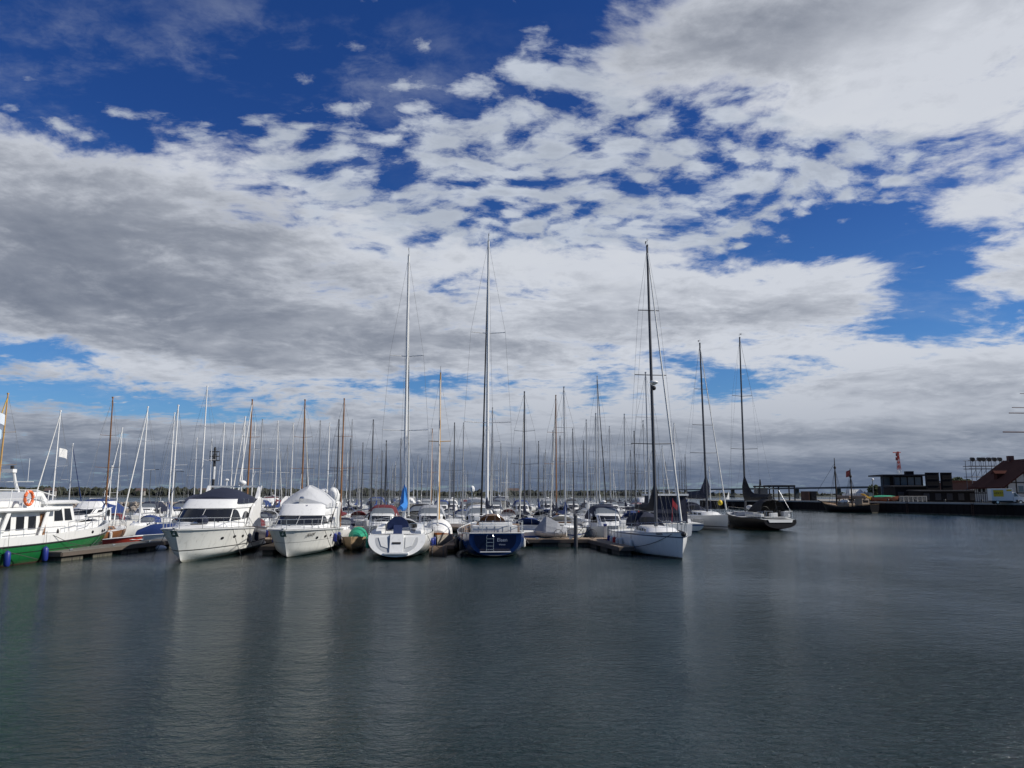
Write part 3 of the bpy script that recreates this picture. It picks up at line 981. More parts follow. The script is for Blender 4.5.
# modern black pavilion with a glazed upper storey
r_ = thing('harbour_pavilion', 'dark two storey harbour building with a glazed corner under a flat roof', 'building', (92.5, 186, 2.1), R(-8))
b = B(); box(b, -1.5, 8.5, 0, 10, 0, 3.6); box(b, -1, 6, .6, 9, 3.6, 6.1); part('wall', b, DARKB, r_)
b = B(); box(b, -3.6, 6.6, -.6, 10, 6.1, 6.45); part('roof', b, DARKR, r_)
b = B(); box(b, 3.2, 4.9, 3, 4.6, 6.46, 7.3); part('roof_plant', b, DARKB, r_)
for x in (-3.3, -.9):
    b = B(); box(b, x - .12, x + .12, -.5, -.26, 0, 6.1); part('column', b, DARKR, r_)
for i in range(4):
    b = B(); box(b, -.6 + i * 1.6, .7 + i * 1.6, .57, .62, 3.9, 5.8); part('window', b, GLS, r_)
b = B(); box(b, -3.2, -1.1, 1.9, 2.1, .2, 5.9); part('glazed_screen', b, GLS, r_)
for i in range(3):
    b = B(); box(b, .2 + i * 2.6, 1.5 + i * 2.6, -.03, .03, .5, 2.6); part('window', b, mat('dull_window', (.06, .06, .06), .3), r_)

# pair of big black boxes (stage screens seen from behind)
for k, (px0, px1, lab) in enumerate(((926.5, 938.7, 'tall black ribbed block on the quay, the wider one nearer the pavilion'), (941.8, 951.5, 'tall black ribbed block on the quay, the narrower one nearer the tiled house'))):
    a = at_y(px0, 472.5, 172); c = at_y(px1, 472.5, 172); w = c.x - a.x
    r_ = thing('black_block', lab, 'stage block', (a.x, 172, 2.1), 0)
    H = a.z - 2.1
    b = B(); box(b, 0, w, 0, .8, .9, H); part('body', b, DARKB, r_)
    for i in range(1, 5):
        b = B(); box(b, -.05, w + .05, -.08, 0, .9 + (H - 1.0) * i / 4, 1.0 + (H - 1.0) * i / 4); part('rib', b, DARKR, r_)
    b = B()
    for x in (.2, w - .4): box(b, x, x + .2, .2, .4, 0, .9); box(b, x, x + .2, .55, .75, 0, .9)
    box(b, .2, w - .2, .25, .35, .4, .5); box(b, .2, w - .2, .6, .7, .4, .5); box(b, .25, .35, .35, .6, .4, .5)
    part('stand', b, DARKR, r_)

# sheds along the quay
for (px0, px1, py, Y, hh, m, lab) in ((895, 930, 486, 176, 0, DARKB, 'long low black shed beside the glazed pavilion'), (921, 977, 490.5, 166, 0, DARKB, 'low dark shed in front of the black blocks'),
                                      (951, 985, 481, 190, 0, BRICKD, 'brown brick shed behind, between the black blocks and the tiled house')):
    a = at_y(px0, py, Y); c = at_y(px1, py, Y); w = c.x - a.x; H = a.z - 2.1
    r_ = thing('quay_shed', lab, 'shed', (a.x, Y, 2.1), R(-3))
    b = B(); box(b, 0, w, 0, 6, 0, H - .25); part('wall', b, m, r_)
    b = B(); prism(b, [(-.3, H - .25), (6.3, H - .1), (6.3, H + .15), (-.3, H)], 'x', -.3, w + .3); part('roof', b, DARKR if m is DARKB else TILE, r_)
    n = max(2, int(w / 2.2))
    for i in range(n):
        b = B(); x = (i + .2) * w / n; box(b, x, x + w / n * .5, -.04, .03, .5, min(2.3, H - .6)); part('window' if i % 2 else 'door', b, mat('shed_opening', (.045, .045, .05), .3), r_)

# half-timbered house
ca = at_y(1009, 503, 147); 
r_ = thing('half_timbered_house', 'half timbered house with a steep red tiled roof beside the white van', 'house', (ca.x, 147, 2.1), R(-8))
W_, L_ = 12.5, 14.0; He = 3.6; Hr = 8.3
b = B(); box(b, 0, W_, 0, L_, 0, He); prism(b, [(0, He), (W_, He), (W_ / 2, Hr)], 'y', 0, L_); part('wall', b, PLAST, r_)
b = B()
for s in (0, 1):
    P_ = [(W_ / 2, Hr + .05), (-1.0, He - .75), (-1.0, He - .5), (W_ / 2, Hr + .35)]
    if s: P_ = [(W_ - x, z) for x, z in P_]
    prism(b, P_, 'y', -.7, L_ + .7)
ro = part('roof', b, TILE, r_)
b = B(); box(b, 1.1, 2.6, 6.2, 7.6, He + .8, He + 2.2); prism(b, [(6.0, He + 2.2), (7.8, He + 2.2), (6.9, He + 2.8)], 'x', .7, 3.6); part('dormer', b, TILE, ro)
b = B(); box(b, W_ / 2 - .5, W_ / 2 + .5, 11, 12, Hr - .5, Hr + 1.2); part('chimney', b, BRICKD, ro)
b = B()
for i in range(9):
    x = i * W_ / 8; top = He + (Hr - He) * (1 - abs(x - W_ / 2) / (W_ / 2)); box(b, x - .11, x + .11, -.05, .05, 0, max(top, He) - .1)
for z in (.1, 1.9, 3.85, 5.6, 7.2):
    wz = 0 if z <= He else (z - He) / (Hr - He) * W_ / 2
    box(b, wz, W_ - wz, -.055, .045, z, z + .2)
for i in range(16):
    y = i * L_ / 15; box(b, -.05, .05, y - .1, y + .1, 0, He - .3)
for z in (.1, 1.9): box(b, -.055, .045, 0, L_, z, z + .18)
part('timber_frame', b, TIMB, r_)
for i in (1, 4, 7, 10, 12):
    b = B(); y = (i + .25) * L_ / 15; box(b, -.04, .03, y, y + .85, 2.2, 3.2); part('window', b, GLASS if 'GLASS' in globals() else GLS, r_)
for i in (1, 3, 5):
    b = B(); x = (i + .2) * W_ / 8; box(b, x, x + .9, -.04, .03, 2.2, 3.3); part('window', b, GLS, r_)

# truss with floodlights
a = at_y(972, 478, 168); c = at_y(1003, 478, 168); zt = at_y(985, 466, 168).z; zl = at_y(985, 461, 168).z
r_ = thing('floodlight_truss', 'scaffold truss carrying a row of round floodlights behind the tiled roof', 'lighting rig', (a.x, 168, 2.1)); w = c.x - a.x
b = B(); zt -= 2.1; zl -= 2.1
for x in (0, w * .33, w * .66, w):
    for y in (0, 2): tube(b, [(x, y, 0), (x, y, zt + 1.2)], .07, 4)
for z in (zt * .35, zt * .7, zt - .6, zt): 
    for y in (0, 2): tube(b, [(-.5, y, z), (w + .5, y, z)], .07, 4)
for i in range(6):
    x0 = w * i / 6; tube(b, [(x0, 0, zt * .7), (x0 + w / 6, 0, zt - .6)], .04, 4)
for y in (0, 2): tube(b, [(-.5, y, zt + 1.2), (w + .5, y, zt + 1.2)], .045, 4)
box(b, -.5, w + .5, -.2, 2.2, zt - .08, zt + .02)
part('scaffold', b, mat('scaffold_steel', (.12, .12, .13), .5, metal=.5), r_)
for i in range(6):
    x = .4 + (w - .8) * i / 5 + (.3 if i == 1 else 0); b = B()
    tube(b, [(x, .1, zt), (x, .1, zl)], .05, 4); tube(b, [(x, -.25, zl + .3), (x, .5, zl + .55)], .48, 10, .30); part('floodlight', b, BLP, r_, smooth_=True)

# red and white lattice mast far behind
RED = mat('signal_red', (.45, .06, .04), .6)
a = at_y(901, 497, 400); H = at_y(901, 451.5, 400).z - 2.1; r_ = thing('lattice_mast', 'thin red and white lattice antenna mast behind the harbour pavilion', 'antenna mast', (a.x, 400, 2.1))
for k in range(5):
    b = B(); z0, z1 = H * k / 5, H * (k + 1) / 5; w0, w1 = 2.6 - .42 * k, 2.6 - .42 * (k + 1)
    for sx_ in (-1, 1):
        for sy_ in (-1, 1): tube(b, [(sx_ * w0 / 2, sy_ * w0 / 2, z0), (sx_ * w1 / 2, sy_ * w1 / 2, z1)], .14, 4)
    for sx_ in (-1, 1):
        tube(b, [(-w0 / 2 * sx_, -w0 / 2, z0), (w1 / 2 * sx_, -w1 / 2, z1)], .10, 4); tube(b, [(-w0 / 2 * sx_, w0 / 2, z0), (w1 / 2 * sx_, w1 / 2, z1)], .10, 4)
    part('lattice_section', b, (RED if k % 2 or k >= 3 else WHP), r_)
b = B()
for z, a_ in ((H * .98, 0), (H * .93, 2), (H * .84, 4)): box(b, -.7 + .9 * math.cos(a_), .1 + .9 * math.cos(a_), -.3, .3, z - .8, z + .8) if a_ else tube(b, [(-2.6, 0, z), (1.4, 0, z)], .25, 5)
part('antenna', b, RED, r_)

# white box van
c = at_y(992, 503, 139)
r_ = thing('delivery_van', 'white box van with a yellow patch on its side parked on the quay', 'van', (c.x + 2.6, 139.0, 2.1), R(-14))
VW = mat('van_white', (.74, .74, .72), .35, var=.05); YEL = mat('van_yellow', (.75, .50, .02), .5)
b = B(); box(b, -2.6, .75, -1.05, 1.05, .62, 2.75, bev=.04); part('cargo_box', b, VW, r_)
b = B(); prism(b, [(.80, .45), (.80, 2.1), (1.25, 2.12), (1.75, 1.42), (2.65, 1.12), (2.78, .8), (2.75, .42)], 'y', -.98, .98); bmesh.ops.bevel(b, geom=b.edges[:], offset=.05, segments=2, affect='EDGES'); cb = part('cab', b, VW, r_, smooth_=True)
for s in (-1, 1): b = B(); panel(b, [(.98, s * .985, 1.35), (.98, s * .985, 1.98), (1.22, s * .985, 1.98), (1.66, s * .985, 1.38)], .012); part('side_window', b, GLS, cb)
b = B(); panel(b, [(1.31, -.88, 2.05), (1.31, .88, 2.05), (1.76, .88, 1.44), (1.76, -.88, 1.44)], .02); part('windscreen', b, GLS, cb)
b = B(); box(b, -2.55, 2.5, -.8, .8, .35, .6); part('chassis', b, BLP, r_)
for x in (-1.7, 1.9):
    for s in (-1, 1):
        b = B(); tube(b, [(x, s * .78, .36), (x, s * 1.02, .36)], .36, 16); wo = part('wheel', b, BLACK, r_, smooth_=True)
        b = B(); tube(b, [(x, s * 1.0, .36), (x, s * 1.035, .36)], .2, 12); part('rim', b, STEEL, wo)
for s in (-1, 1): b = B(); tube(b, [(2.68, s * .72, .9), (2.77, s * .72, .88)], .13, 8); part('headlight', b, GLS, r_)
b = B(); panel(b, [(-2.3, -1.062, 1.35), (-.7, -1.062, 1.35), (-.7, -1.062, 2.5), (-2.3, -1.062, 2.5)], .01); pp = part('side_panel', b, YEL, r_)
b = B(); panel(b, [(-.2, -1.062, 2.3), (.6, -1.062, 2.3), (.6, -1.062, 2.6), (-.2, -1.062, 2.6)], .01); part('side_panel', b, YEL, r_)


def text(body, size, m, parent, M, name='lettering', ext=.004):
    cu = bpy.data.curves.new(name, 'FONT'); cu.body = body; cu.size = size; cu.extrude = ext; cu.align_x = 'CENTER'; cu.align_y = 'CENTER'
    o = bpy.data.objects.new(name + '_curve', cu); link(o); bpy.context.view_layer.update()
    me = bpy.data.meshes.new_from_object(o); bpy.data.objects.remove(o); me.materials.clear()
    q = part(name, me, m, parent); q.matrix_local = M
    return q


text('HERTZ', .48, BLP, r_, Matrix.Translation((-1.5, -1.08, 1.92)) @ Matrix.Rotation(R(90), 4, 'X'))

# steel gantry at the quay head, seen over the black yacht
a = at_y(758, 485.5, 203); c = at_y(795, 485.5, 203)
r_ = thing('steel_gantry', 'open dark steel frame with a flat beam roof at the quay head', 'gantry', (a.x, 203, 2.1)); w = c.x - a.x; H = a.z - 2.1
b = B()
for x in (.4, w * .3, w * .55, w - .2):
    for y in (0, 4): box(b, x - .14, x + .14, y - .14, y + .14, 0, H)
box(b, 0, w, -.2, .2, H - .4, H - .05); box(b, 0, w, 3.8, 4.2, H - .4, H - .05); box(b, w * .28, w, -.25, 4.25, H - .04, H + .1)
part('frame', b, DARKR, r_)
b = B(); box(b, 0, 2.6, .3, 3.6, .1, H - .6); part('machine_house', b, mat('dull_cream', (.22, .2, .17), .8), r_)
b = B(); tube(b, [(.9, 1, H), (.9, 1, H + 1.6)], .3, 8, .15); part('funnel', b, DARKB, r_)
for (px0, px1, lab) in ((796, 801, 'brown steel container on the quay beside the open gantry'), (803, 808, 'grey steel container on the quay between the gantry and the old ketch')):
    a = at_y(px0, 500, 206); c = at_y(px1, 500, 206); r_ = thing('container', lab, 'container', (a.x, 200, 2.1), 0)
    b = B(); box(b, 0, c.x - a.x, 0, 2.4, 0, 2.5); part('body', b, BRICKD if px0 == 796 else DARKR, r_)
    b = B()
    for i in range(5): box(b, i * (c.x - a.x) / 5, i * (c.x - a.x) / 5 + .08, -.05, 0, .05, 2.45)
    part('rib', b, DARKR, r_)

# small loader and boat under a green tarpaulin on the quay
c = at_y(871, 503, 170); r_ = thing('wheel_loader', 'yellow wheel loader parked on the quay beside the green covered boat', 'loader', (c.x, 171, 2.1), R(10))
YM = mat('loader_yellow', (.55, .33, .03), .5)
b = B(); box(b, -.9, .9, -.6, .6, .5, 1.2, bev=.05); prism(b, [(-.9, 1.2), (-.3, 1.2), (-1.4, 1.9), (-1.6, 1.8)], 'y', -.5, .5); part('body', b, YM, r_)
b = B(); box(b, -.2, .7, -.5, .5, 1.2, 2.0); part('cab', b, GLS, r_)
b = B(); prism(b, [(-1.2, .5), (-1.7, .1), (-1.9, .9)], 'y', -.8, .8); part('bucket', b, YM, r_)
for x in (-.6, .6):
    for s in (-1, 1): b = B(); tube(b, [(x, s * .5, .45), (x, s * .8, .45)], .45, 12); part('wheel', b, BLACK, r_)
c = at_y(888, 503, 168); r_ = thing('covered_boat', 'brown boat laid up on the quay under a green tarpaulin', 'boat', (c.x, 169, 2.1), R(-8))
hh = Hull(5.6, [(0, .8), (.5, 1.0), (.8, .6), (1, 0)], [(0, 1.1), (1, 1.35)], [(0, .3), (.6, .2), (1, .5)], sect_round(), rake=.5)
part('hull', hh.bm(), mat('oxide_hull', (.20, .06, .03), .6), r_, smooth_=True)
b = B(); loft(b, [[Vector((x, w_ * math.cos(a), 1.1 + h_ * math.sin(a))) for a in [math.pi * k / 8 for k in range(9)]] for x, w_, h_ in ((-2.5, .8, .3), (-1, 1.0, .45), (1, .85, .4), (2.3, .2, .2))]); part('tarpaulin', b, GREENC, r_, smooth_=True)
b = B()
for x in (-1.5, 1.2): box(b, x - .1, x + .1, -.9, .9, 0, .4)
box(b, -1.4, 1.1, -.08, .08, .05, .2)
part('cradle', b, TIMB, r_)
b = B()
r_ = thing('quay_lamp', 'short quay lamp post standing beside the harbour pavilion', 'street lamp', (at_y(874, 503, 178).x, 178, 2.1)); b = B(); tube(b, [(0, 0, 0), (0, 0, 4.9)], .08, 6); part('pole', b, LAMPM, r_); b = B(); ellipsoid(b, (0, 0, 5.1), (.32, .32, .32), 10, 8); part('globe', b, WHP, r_, smooth_=True)
# low white fence panels on the quay
for i in range(6):
    c = at_y(900 + i * 4.6, 503, 163); r_ = thing('crowd_barrier', 'pale crowd barrier in the line on the quay below the low black shed', 'barrier', (c.x, 163, 2.32), 0, 'crowd barriers in a line on the quay')
    b = B(); tube(b, [(0, 0, 0), (0, 0, 1.1), (.8, 0, 1.1), (.8, 0, 0)], .05, 5)
    part('frame', b, STONEW, r_); b = B()
    for k in range(1, 5): tube(b, [(k * .16, 0, .1), (k * .16, 0, 1.1)], .02, 4)
    part('bars', b, STONEW, r_)

# bollards and ladders on the quay edge
for i, f in enumerate((.06, .2, .34, .48, .62, .78, .92)):
    a, b_ = Vector((*Q[2], 0)), Vector((*Q[3], 0)); p = a.lerp(b_, f); r = thing('quay_bollard', 'low dark bollard in the row along the quay edge', 'bollard', (p.x + .35, p.y, 2.32), 0, 'bollards along the quay edge')
    b = B(); tube(b, [(0, 0, 0), (0, 0, .4)], .16, 8); tube(b, [(0, 0, .4), (0, 0, .55)], .26, 8, .2); part('post', b, BLP, r)
for i, f in enumerate((.15, .45, .75)):
    a, b_ = Vector((*Q[2], 0)), Vector((*Q[3], 0)); d = (b_ - a).normalized(); n_ = Vector((d.y, -d.x, 0)); n_ = n_ if n_.x < 0 else -n_; p = a.lerp(b_, f) + n_ * .2
    r = thing('quay_ladder', 'rusty steel ladder down the quay wall, the %s from the old ketch' % ('first', 'second', 'third')[i], 'ladder', (p.x, p.y, 0), math.atan2(d.y, d.x))
    b = B()
    for x in (-.22, .22): tube(b, [(x, 0, -.5), (x, 0, 2.4)], .04, 4)
    for k in range(8): tube(b, [(-.22, 0, -.3 + k * .33), (.22, 0, -.3 + k * .33)], .03, 4)
    part('frame', b, mat('rusty_steel', (.13, .06, .035), .8, var=.4), r)
# trees along the quay
LEAF = mat('leaves', (.045, .06, .022), .9, var=.5, vscale=.5)
BARK = mat('bark', (.08, .06, .045), .9, var=.3)


def tree(x, y, H, label, group='trees along the quay', z0=2.1, seed=0):
    rg = random.Random(seed); r = thing('quay_tree', label, 'tree', (x, y, z0), 0, group)
    b = B(); tube(b, [(0, 0, 0), (.1, 0, H * .4), (0, .1, H * .75)], .2, 6, .06)
    for k in range(5):
        a = k * 1.3; tube(b, [(.08, 0, H * .35), (math.cos(a) * H * .2, math.sin(a) * H * .2, H * .65)], .08, 5, .03)
    part('trunk', b, BARK, r)
    b = B()
    for k in range(170):
        d = Vector((rg.gauss(0, 1), rg.gauss(0, 1), rg.gauss(0, 1))).normalized() * rg.random() ** .4
        p = Vector((d.x * H * .34, d.y * H * .34, H * .64 + d.z * H * .36)); clump(b, p, H * .055, rg, 1)
    part('crown', b, LEAF, r)


for i, (px, py, Y, n) in enumerate(((873, 484, 200, 'beside the quay lamp'), (881, 487, 215, 'close behind the pavilion columns'), (958, 477, 215, 'behind the narrower black block'), (966, 479, 220, 'behind the brown brick shed'), (843, 492, 225, 'behind the old ketch, round and low'), (812, 493, 228, 'behind the grey container'))):
    c = at_y(px, py, Y); tree(c.x, Y, c.z - 2.1, 'dark green bushy tree ' + n, seed=i)

# square rigged ship whose yards reach in from beyond the frame
c = at_y(1056, 497, 250)
r_ = thing('tall_ship', 'square rigged ship whose bare yards show high behind the tiled roof', 'sailing ship', (c.x, 250, 2.0), R(20))
b = B(); tube(b, [(0, 0, 0), (0, 0, 44)], .4, 8, .15); mo = part('mast', b, OCHRE, r_)
for (px, py, th) in ((1003, 432, .2), (1009, 413, .16), (1012, 407.5, .12), (1020, 393.5, .1)):
    q = at_y(px, py, 250); half = c.x - q.x
    b = B(); tube(b, [(-half * math.cos(R(20)) , half * math.sin(R(20)), q.z - 2), (0, 0, q.z - 2.1), (half, -1, q.z - 2)], th, 6); part('yard', b, BRICKD, mo)
hh = Hull(40, [(0, 3.5), (.5, 4.5), (.85, 2.5), (1, 0)], [(0, 5), (.5, 3.6), (1, 5.5)], [(0, 0), (1, 0)], sect_round(), rake=3)
part('hull', hh.bm(), WHP, r_, smooth_=True)
b = B()
for s in (-1, 1):
    for f in (20, 32, 43): tube(b, [(-2, s * 4.2, 4), (0, 0, f)], .04, 4)
part('rigging', b, BLACK, r_)

# ------------------------------------------------------------------ pontoons
PLANK = mat('pontoon_planks', (.30, .225, .155), .85, var=.35, vscale=1.2, bump=.4, bscale=8)
PEDGE = mat('pontoon_edge', (.10, .08, .065), .8, var=.3, vscale=1.5)
FLOATM = mat('pontoon_float', (.025, .022, .02), .8, var=.4, vscale=2, streak=.3)
GREYPL = mat('weathered_planks', (.15, .14, .12), .85, var=.35, vscale=1.2, bump=.4, bscale=8)


def pontoon(a, b, w, label, z=.55, name='pontoon', plank=PLANK, gap=1.1, posts=()):
    a, b = Vector((*a, 0)), Vector((*b, 0)); d = b - a; L = d.length; rz = math.atan2(d.y, d.x)
    r = thing(name, label, 'pontoon', a, rz)
    bm = B(); n = int(L / .16)
    for i in range(n):
        x = L * i / n; box(bm, x + .006, x + L / n - .006, -w / 2, w / 2, z - .045 + (i * 7919 % 5) * .001, z + (i * 7919 % 5) * .002)
    part('decking', bm, plank, r)
    bm = B()
    for s in (-1, 1): box(bm, 0, L, s * w / 2 - .06, s * w / 2 + .06, z - .26, z - .05)
    box(bm, -.06, .0, -w / 2, w / 2, z - .26, z - .05); box(bm, L, L + .06, -w / 2, w / 2, z - .26, z - .05)
    part('side_beam', bm, PEDGE, r)
    x = .15
    while x < L - 1.2:
        bm = B(); box(bm, x, min(x + 1.9, L - .1), -w / 2 + .1, w / 2 - .1, -.3, z - .262, bev=.04); part('float', bm, FLOATM, r); x += 1.9 + gap
    for px in posts:
        bm = B(); box(bm, px - .1, px + .1, -w / 2 + .12, -w / 2 + .2, z + .003, z + .06); tube(bm, [(px - .14, -w / 2 + .16, z + .09), (px + .14, -w / 2 + .16, z + .09)], .03, 6); part('cleat', bm, STEEL, r)
    return r


pontoon((-25.6, 59.8), (7.6, 59.8), 2.2, 'long wooden main walkway on floats behind the sterns of the motor yachts', name='walkway', posts=(4, 9, 14, 21, 27.5, 30))
pontoon((-27.2, 45.9), (-25.6, 58.6), 1.9, 'weathered finger pontoon between the green trawler and the navy canopied motor yacht', plank=GREYPL, gap=.9, posts=(1.0, 5, 9))
pontoon((-16.3, 58.6), (-15.9, 51.0), .9, 'narrow finger pontoon between the two white motor yachts')
pontoon((6.2, 58.6), (7.35, 50.4), 1.0, 'narrow finger pontoon beside the white yacht with the black sail cover')
pontoon((-4.05, 58.6), (-4.2, 52.0), .7, 'narrow finger pontoon beside the classic yacht with the spruce mast')
for i, Y in enumerate((80.5, 103, 127, 151)):
    pontoon((-48 if i < 3 else -44, Y), ((14, 24, 30, 36)[i], Y + 1), 2.0, 'long %s walkway of the marina half hidden behind moored yachts' % ('second', 'third', 'fourth', 'fifth')[i], name='walkway', gap=2.5)

# black mooring pile beside the trawler, pile on the walkway
def pile(x, y, z1, label, m=BLACK, r=.16, z0=-.8):
    o = thing('mooring_pile', label, 'mooring pile', (x, y, z0)); b = B(); tube(b, [(0, 0, 0), (0, 0, z1 - z0)], r, 10); part('post', b, m, o, smooth_=True)
    b = B(); tube(b, [(0, 0, z1 - z0), (0, 0, z1 - z0 + .18)], r * 1.15, 10, .03); part('cap', b, m, o)


pile(-27.35, 47.1, 1.65, 'thin black pile at the outer end of the finger pontoon by the trawler', r=.07)
pile(4.75, 58.35, 2.3, 'dark steel pile at the corner of the wooden walkway beside the bicycles', DARKM, .15)
pile(5.0, 61.2, 2.2, 'dark pile behind the walkway between the two bicycles', DARKM, .12)


def pedestal(x, y, label):
    o = thing('power_pedestal', label, 'power pedestal', (x, y, .56)); b = B(); box(b, -.11, .11, -.11, .11, 0, .9, bev=.02); part('body', b, STONEW, o)
    b = B(); box(b, -.13, .13, -.13, .13, .9, 1.05, bev=.03); part('cap', b, BLUEF, o)


pedestal(7.2, 60.4, 'pale power pedestal at the far end of the wooden walkway')
pedestal(-15.4, 60.4, 'pale power pedestal on the walkway behind the two motor yachts')


def bicycle(x, y, rz, label, m):
    r = thing('bicycle', label, 'bicycle', (x, y, .57), rz)
    for sx_ in (-.52, .52):
        b = B(); tube(b, [(sx_ + .33 * math.cos(k * math.pi / 10), 0, .35 + .33 * math.sin(k * math.pi / 10)) for k in range(20)], .022, 6, close=True); wo = part('wheel', b, BLACK, r, smooth_=True)
        b = B()
        for k in range(8): tube(b, [(sx_, 0, .35), (sx_ + .32 * math.cos(k * math.pi / 4), 0, .35 + .32 * math.sin(k * math.pi / 4))], .004, 3)
        part('spoke', b, STEEL, wo)
    b = B()
    for q in ([(-.52, 0, .35), (-.1, 0, .33), (.36, 0, .82), (-.18, 0, .8), (-.52, 0, .35)], [(-.1, 0, .33), (-.22, 0, .95)], [(.52, 0, .35), (.34, 0, .98)]):
        for i in range(len(q) - 1): tube(b, q[i:i + 2], .018, 6)
    part('frame', b, m, r)
    b = B(); tube(b, [(.30, -.26, 1.02), (.34, 0, .98), (.30, .26, 1.02)], .014, 6); part('handlebar', b, STEEL, r)
    b = B(); prism(b, [(-.36, .96), (-.08, .97), (-.1, 1.02), (-.36, 1.03)], 'y', -.07, .07); part('saddle', b, BLACK, r)


bicycle(4.0, 59.2, R(15), 'pale bicycle parked on the walkway beside the grey covered dinghy', STONEW)
bicycle(5.55, 59.3, R(-8), 'dark bicycle parked on the walkway beside the dark pile', BLP)

# dinghy laid up on the walkway under a grey peaked cover
r_ = thing('covered_dinghy', 'dinghy on the walkway under a grey cover peaked over its boom', 'dinghy', (2.9, 60.0, .57), R(172))
hh = Hull(2.6, [(0, .5), (.5, .65), (.85, .4), (1, 0)], [(0, .42), (1, .55)], [(0, .1), (.6, .02), (1, .2)], sect_round(), rake=.25, ns=10, nu=5)
part('hull', hh.bm(), GELC, r_, smooth_=True)
b = B(); loft(b, [[Vector((x, w_ * y_, z_ * h_ + .4)) for y_, z_ in ((-1, 0), (-.5, .45), (0, 1), (.5, .45), (1, 0))] for x, w_, h_ in ((-1.3, .55, .35), (-.6, .68, .8), (.25, .66, 1.25), (.45, .6, 1.1), (1.2, .2, .2))]); part('cover', b, GREYC, r_)

# ------------------------------------------------------------------ green trawler yacht
GRN = mat('green_topsides', (.010, .115, .032), .22, var=.08, vscale=.5, stripe=[(-.6, .07, (.12, .035, .02)), (.62, .68, (.015, .03, .018))], streak=.12)
r_ = thing('trawler_yacht', 'green hulled trawler yacht with white upperworks and an orange lifebuoy', 'motor yacht', (-29.55, 47.9, 0), R(90))
bt = [(0, 1.9), (.15, 2.15), (.5, 2.25), (.75, 1.95), (.9, 1.15), (1, 0)]
hg = Hull(17.5, bt, [(0, 1.05), (.4, 1.05), (.75, 1.18), (1, 1.42)], [(0, -.3), (.6, -.6), (1, -.2)], sect_round(3.0, 1.3), rake=1.1, ns=26, nu=9)
part('hull', hg.bm(), GRN, r_, smooth_=True)
bm = B(); n = 40; R0, R1 = [], []
for sd in (1, -1):
    lo, hi, hi2, lo2 = [], [], [], []
    for i in range(n + 1):
        t = i / n; p = hg.pt(t, 0, sd); hb = interp([(0, .5), (.4, .5), (.8, .55), (1, .62)], t); fl = 1 + .05 * t
        y = p.y if t < 1 else 0
        lo.append(bm.verts.new((p.x, y, p.z))); hi.append(bm.verts.new((p.x + .25 * t ** 6, y * 1.03 if t < .97 else y, p.z + hb)))
        hi2.append(bm.verts.new((p.x - .05, y * .97, p.z + hb))); lo2.append(bm.verts.new((p.x - .05, y * .95, p.z - .05)))
    for i in range(n):
        for A, C in ((lo, hi), (hi, hi2), (hi2, lo2)): bm.faces.new((A[i], A[i + 1], C[i + 1], C[i]))
part('bulwark', bm, GEL, r_, smooth_=True)
b = B(); hg.deck(drop=-.12, inset=.1, bm=b); part('deck', b, DECKW, r_)
bm = B()
for sd in (1, -1): tube(bm, [hg.pt(lerp(0, .99, i / 24), 0, sd) * 1.0 + Vector((0, sd * .03, 0)) for i in range(25)], .045, 6)
part('rub_rail', bm, BLACK, r_)
# deckhouse: local x = Y - 47.9
ZD = 1.15
ra = plan_ring(-.9, -7.6, 1.72, 1.72, ZD, .1, 4); rb = plan_ring(-.9, -7.6, 1.68, 1.68, 2.92, .1, 4)
b = B(); loft(b, [ra, rb]); dh = part('deckhouse', b, GEL, r_)
for (y0, y1) in ((40.9, 41.8), (42.7, 43.35), (43.85, 44.55), (44.95, 45.65)):
    for s in (-1, 1):
        b = B(); x0, x1 = y0 - 47.9, y1 - 47.9; sl_ = .25 if abs(y0 - 42.7) < .01 else 0
        panel(b, [(x0, s * 1.712, 1.88), (x1, s * 1.712, 1.88), (x1, s * 1.695, 2.62), (x0 + sl_, s * 1.695, 2.62)], .02); w = part('window', b, GLASS, dh)
        
for s in (-1, 1):
    b = B(); panel(b, [(-1.85, s * 1.715, 1.2), (-1.3, s * 1.715, 1.2), (-1.3, s * 1.70, 2.75), (-1.85, s * 1.70, 2.75)], .025); part('door', b, WOOD, dh)
    for x in (-2.3, -5.9): b = B(); panel(b, [(x, s * 1.95, 1.5), (x + .28, s * 1.95, 1.5), (x + .95, s * 1.95, 2.9), (x + .62, s * 1.95, 2.9)], .03); part('roof_support', b, GEL, r_)
b = B(); loft(b, [plan_ring(-.4, -9.0, 2.05, 2.05, 2.9, .2, 6), plan_ring(-.3, -9.1, 2.12, 2.12, 2.98, .2, 6), plan_ring(-.35, -9.0, 2.08, 2.08, 3.12, .2, 6)]); part('boat_deck', b, GEL, r_)
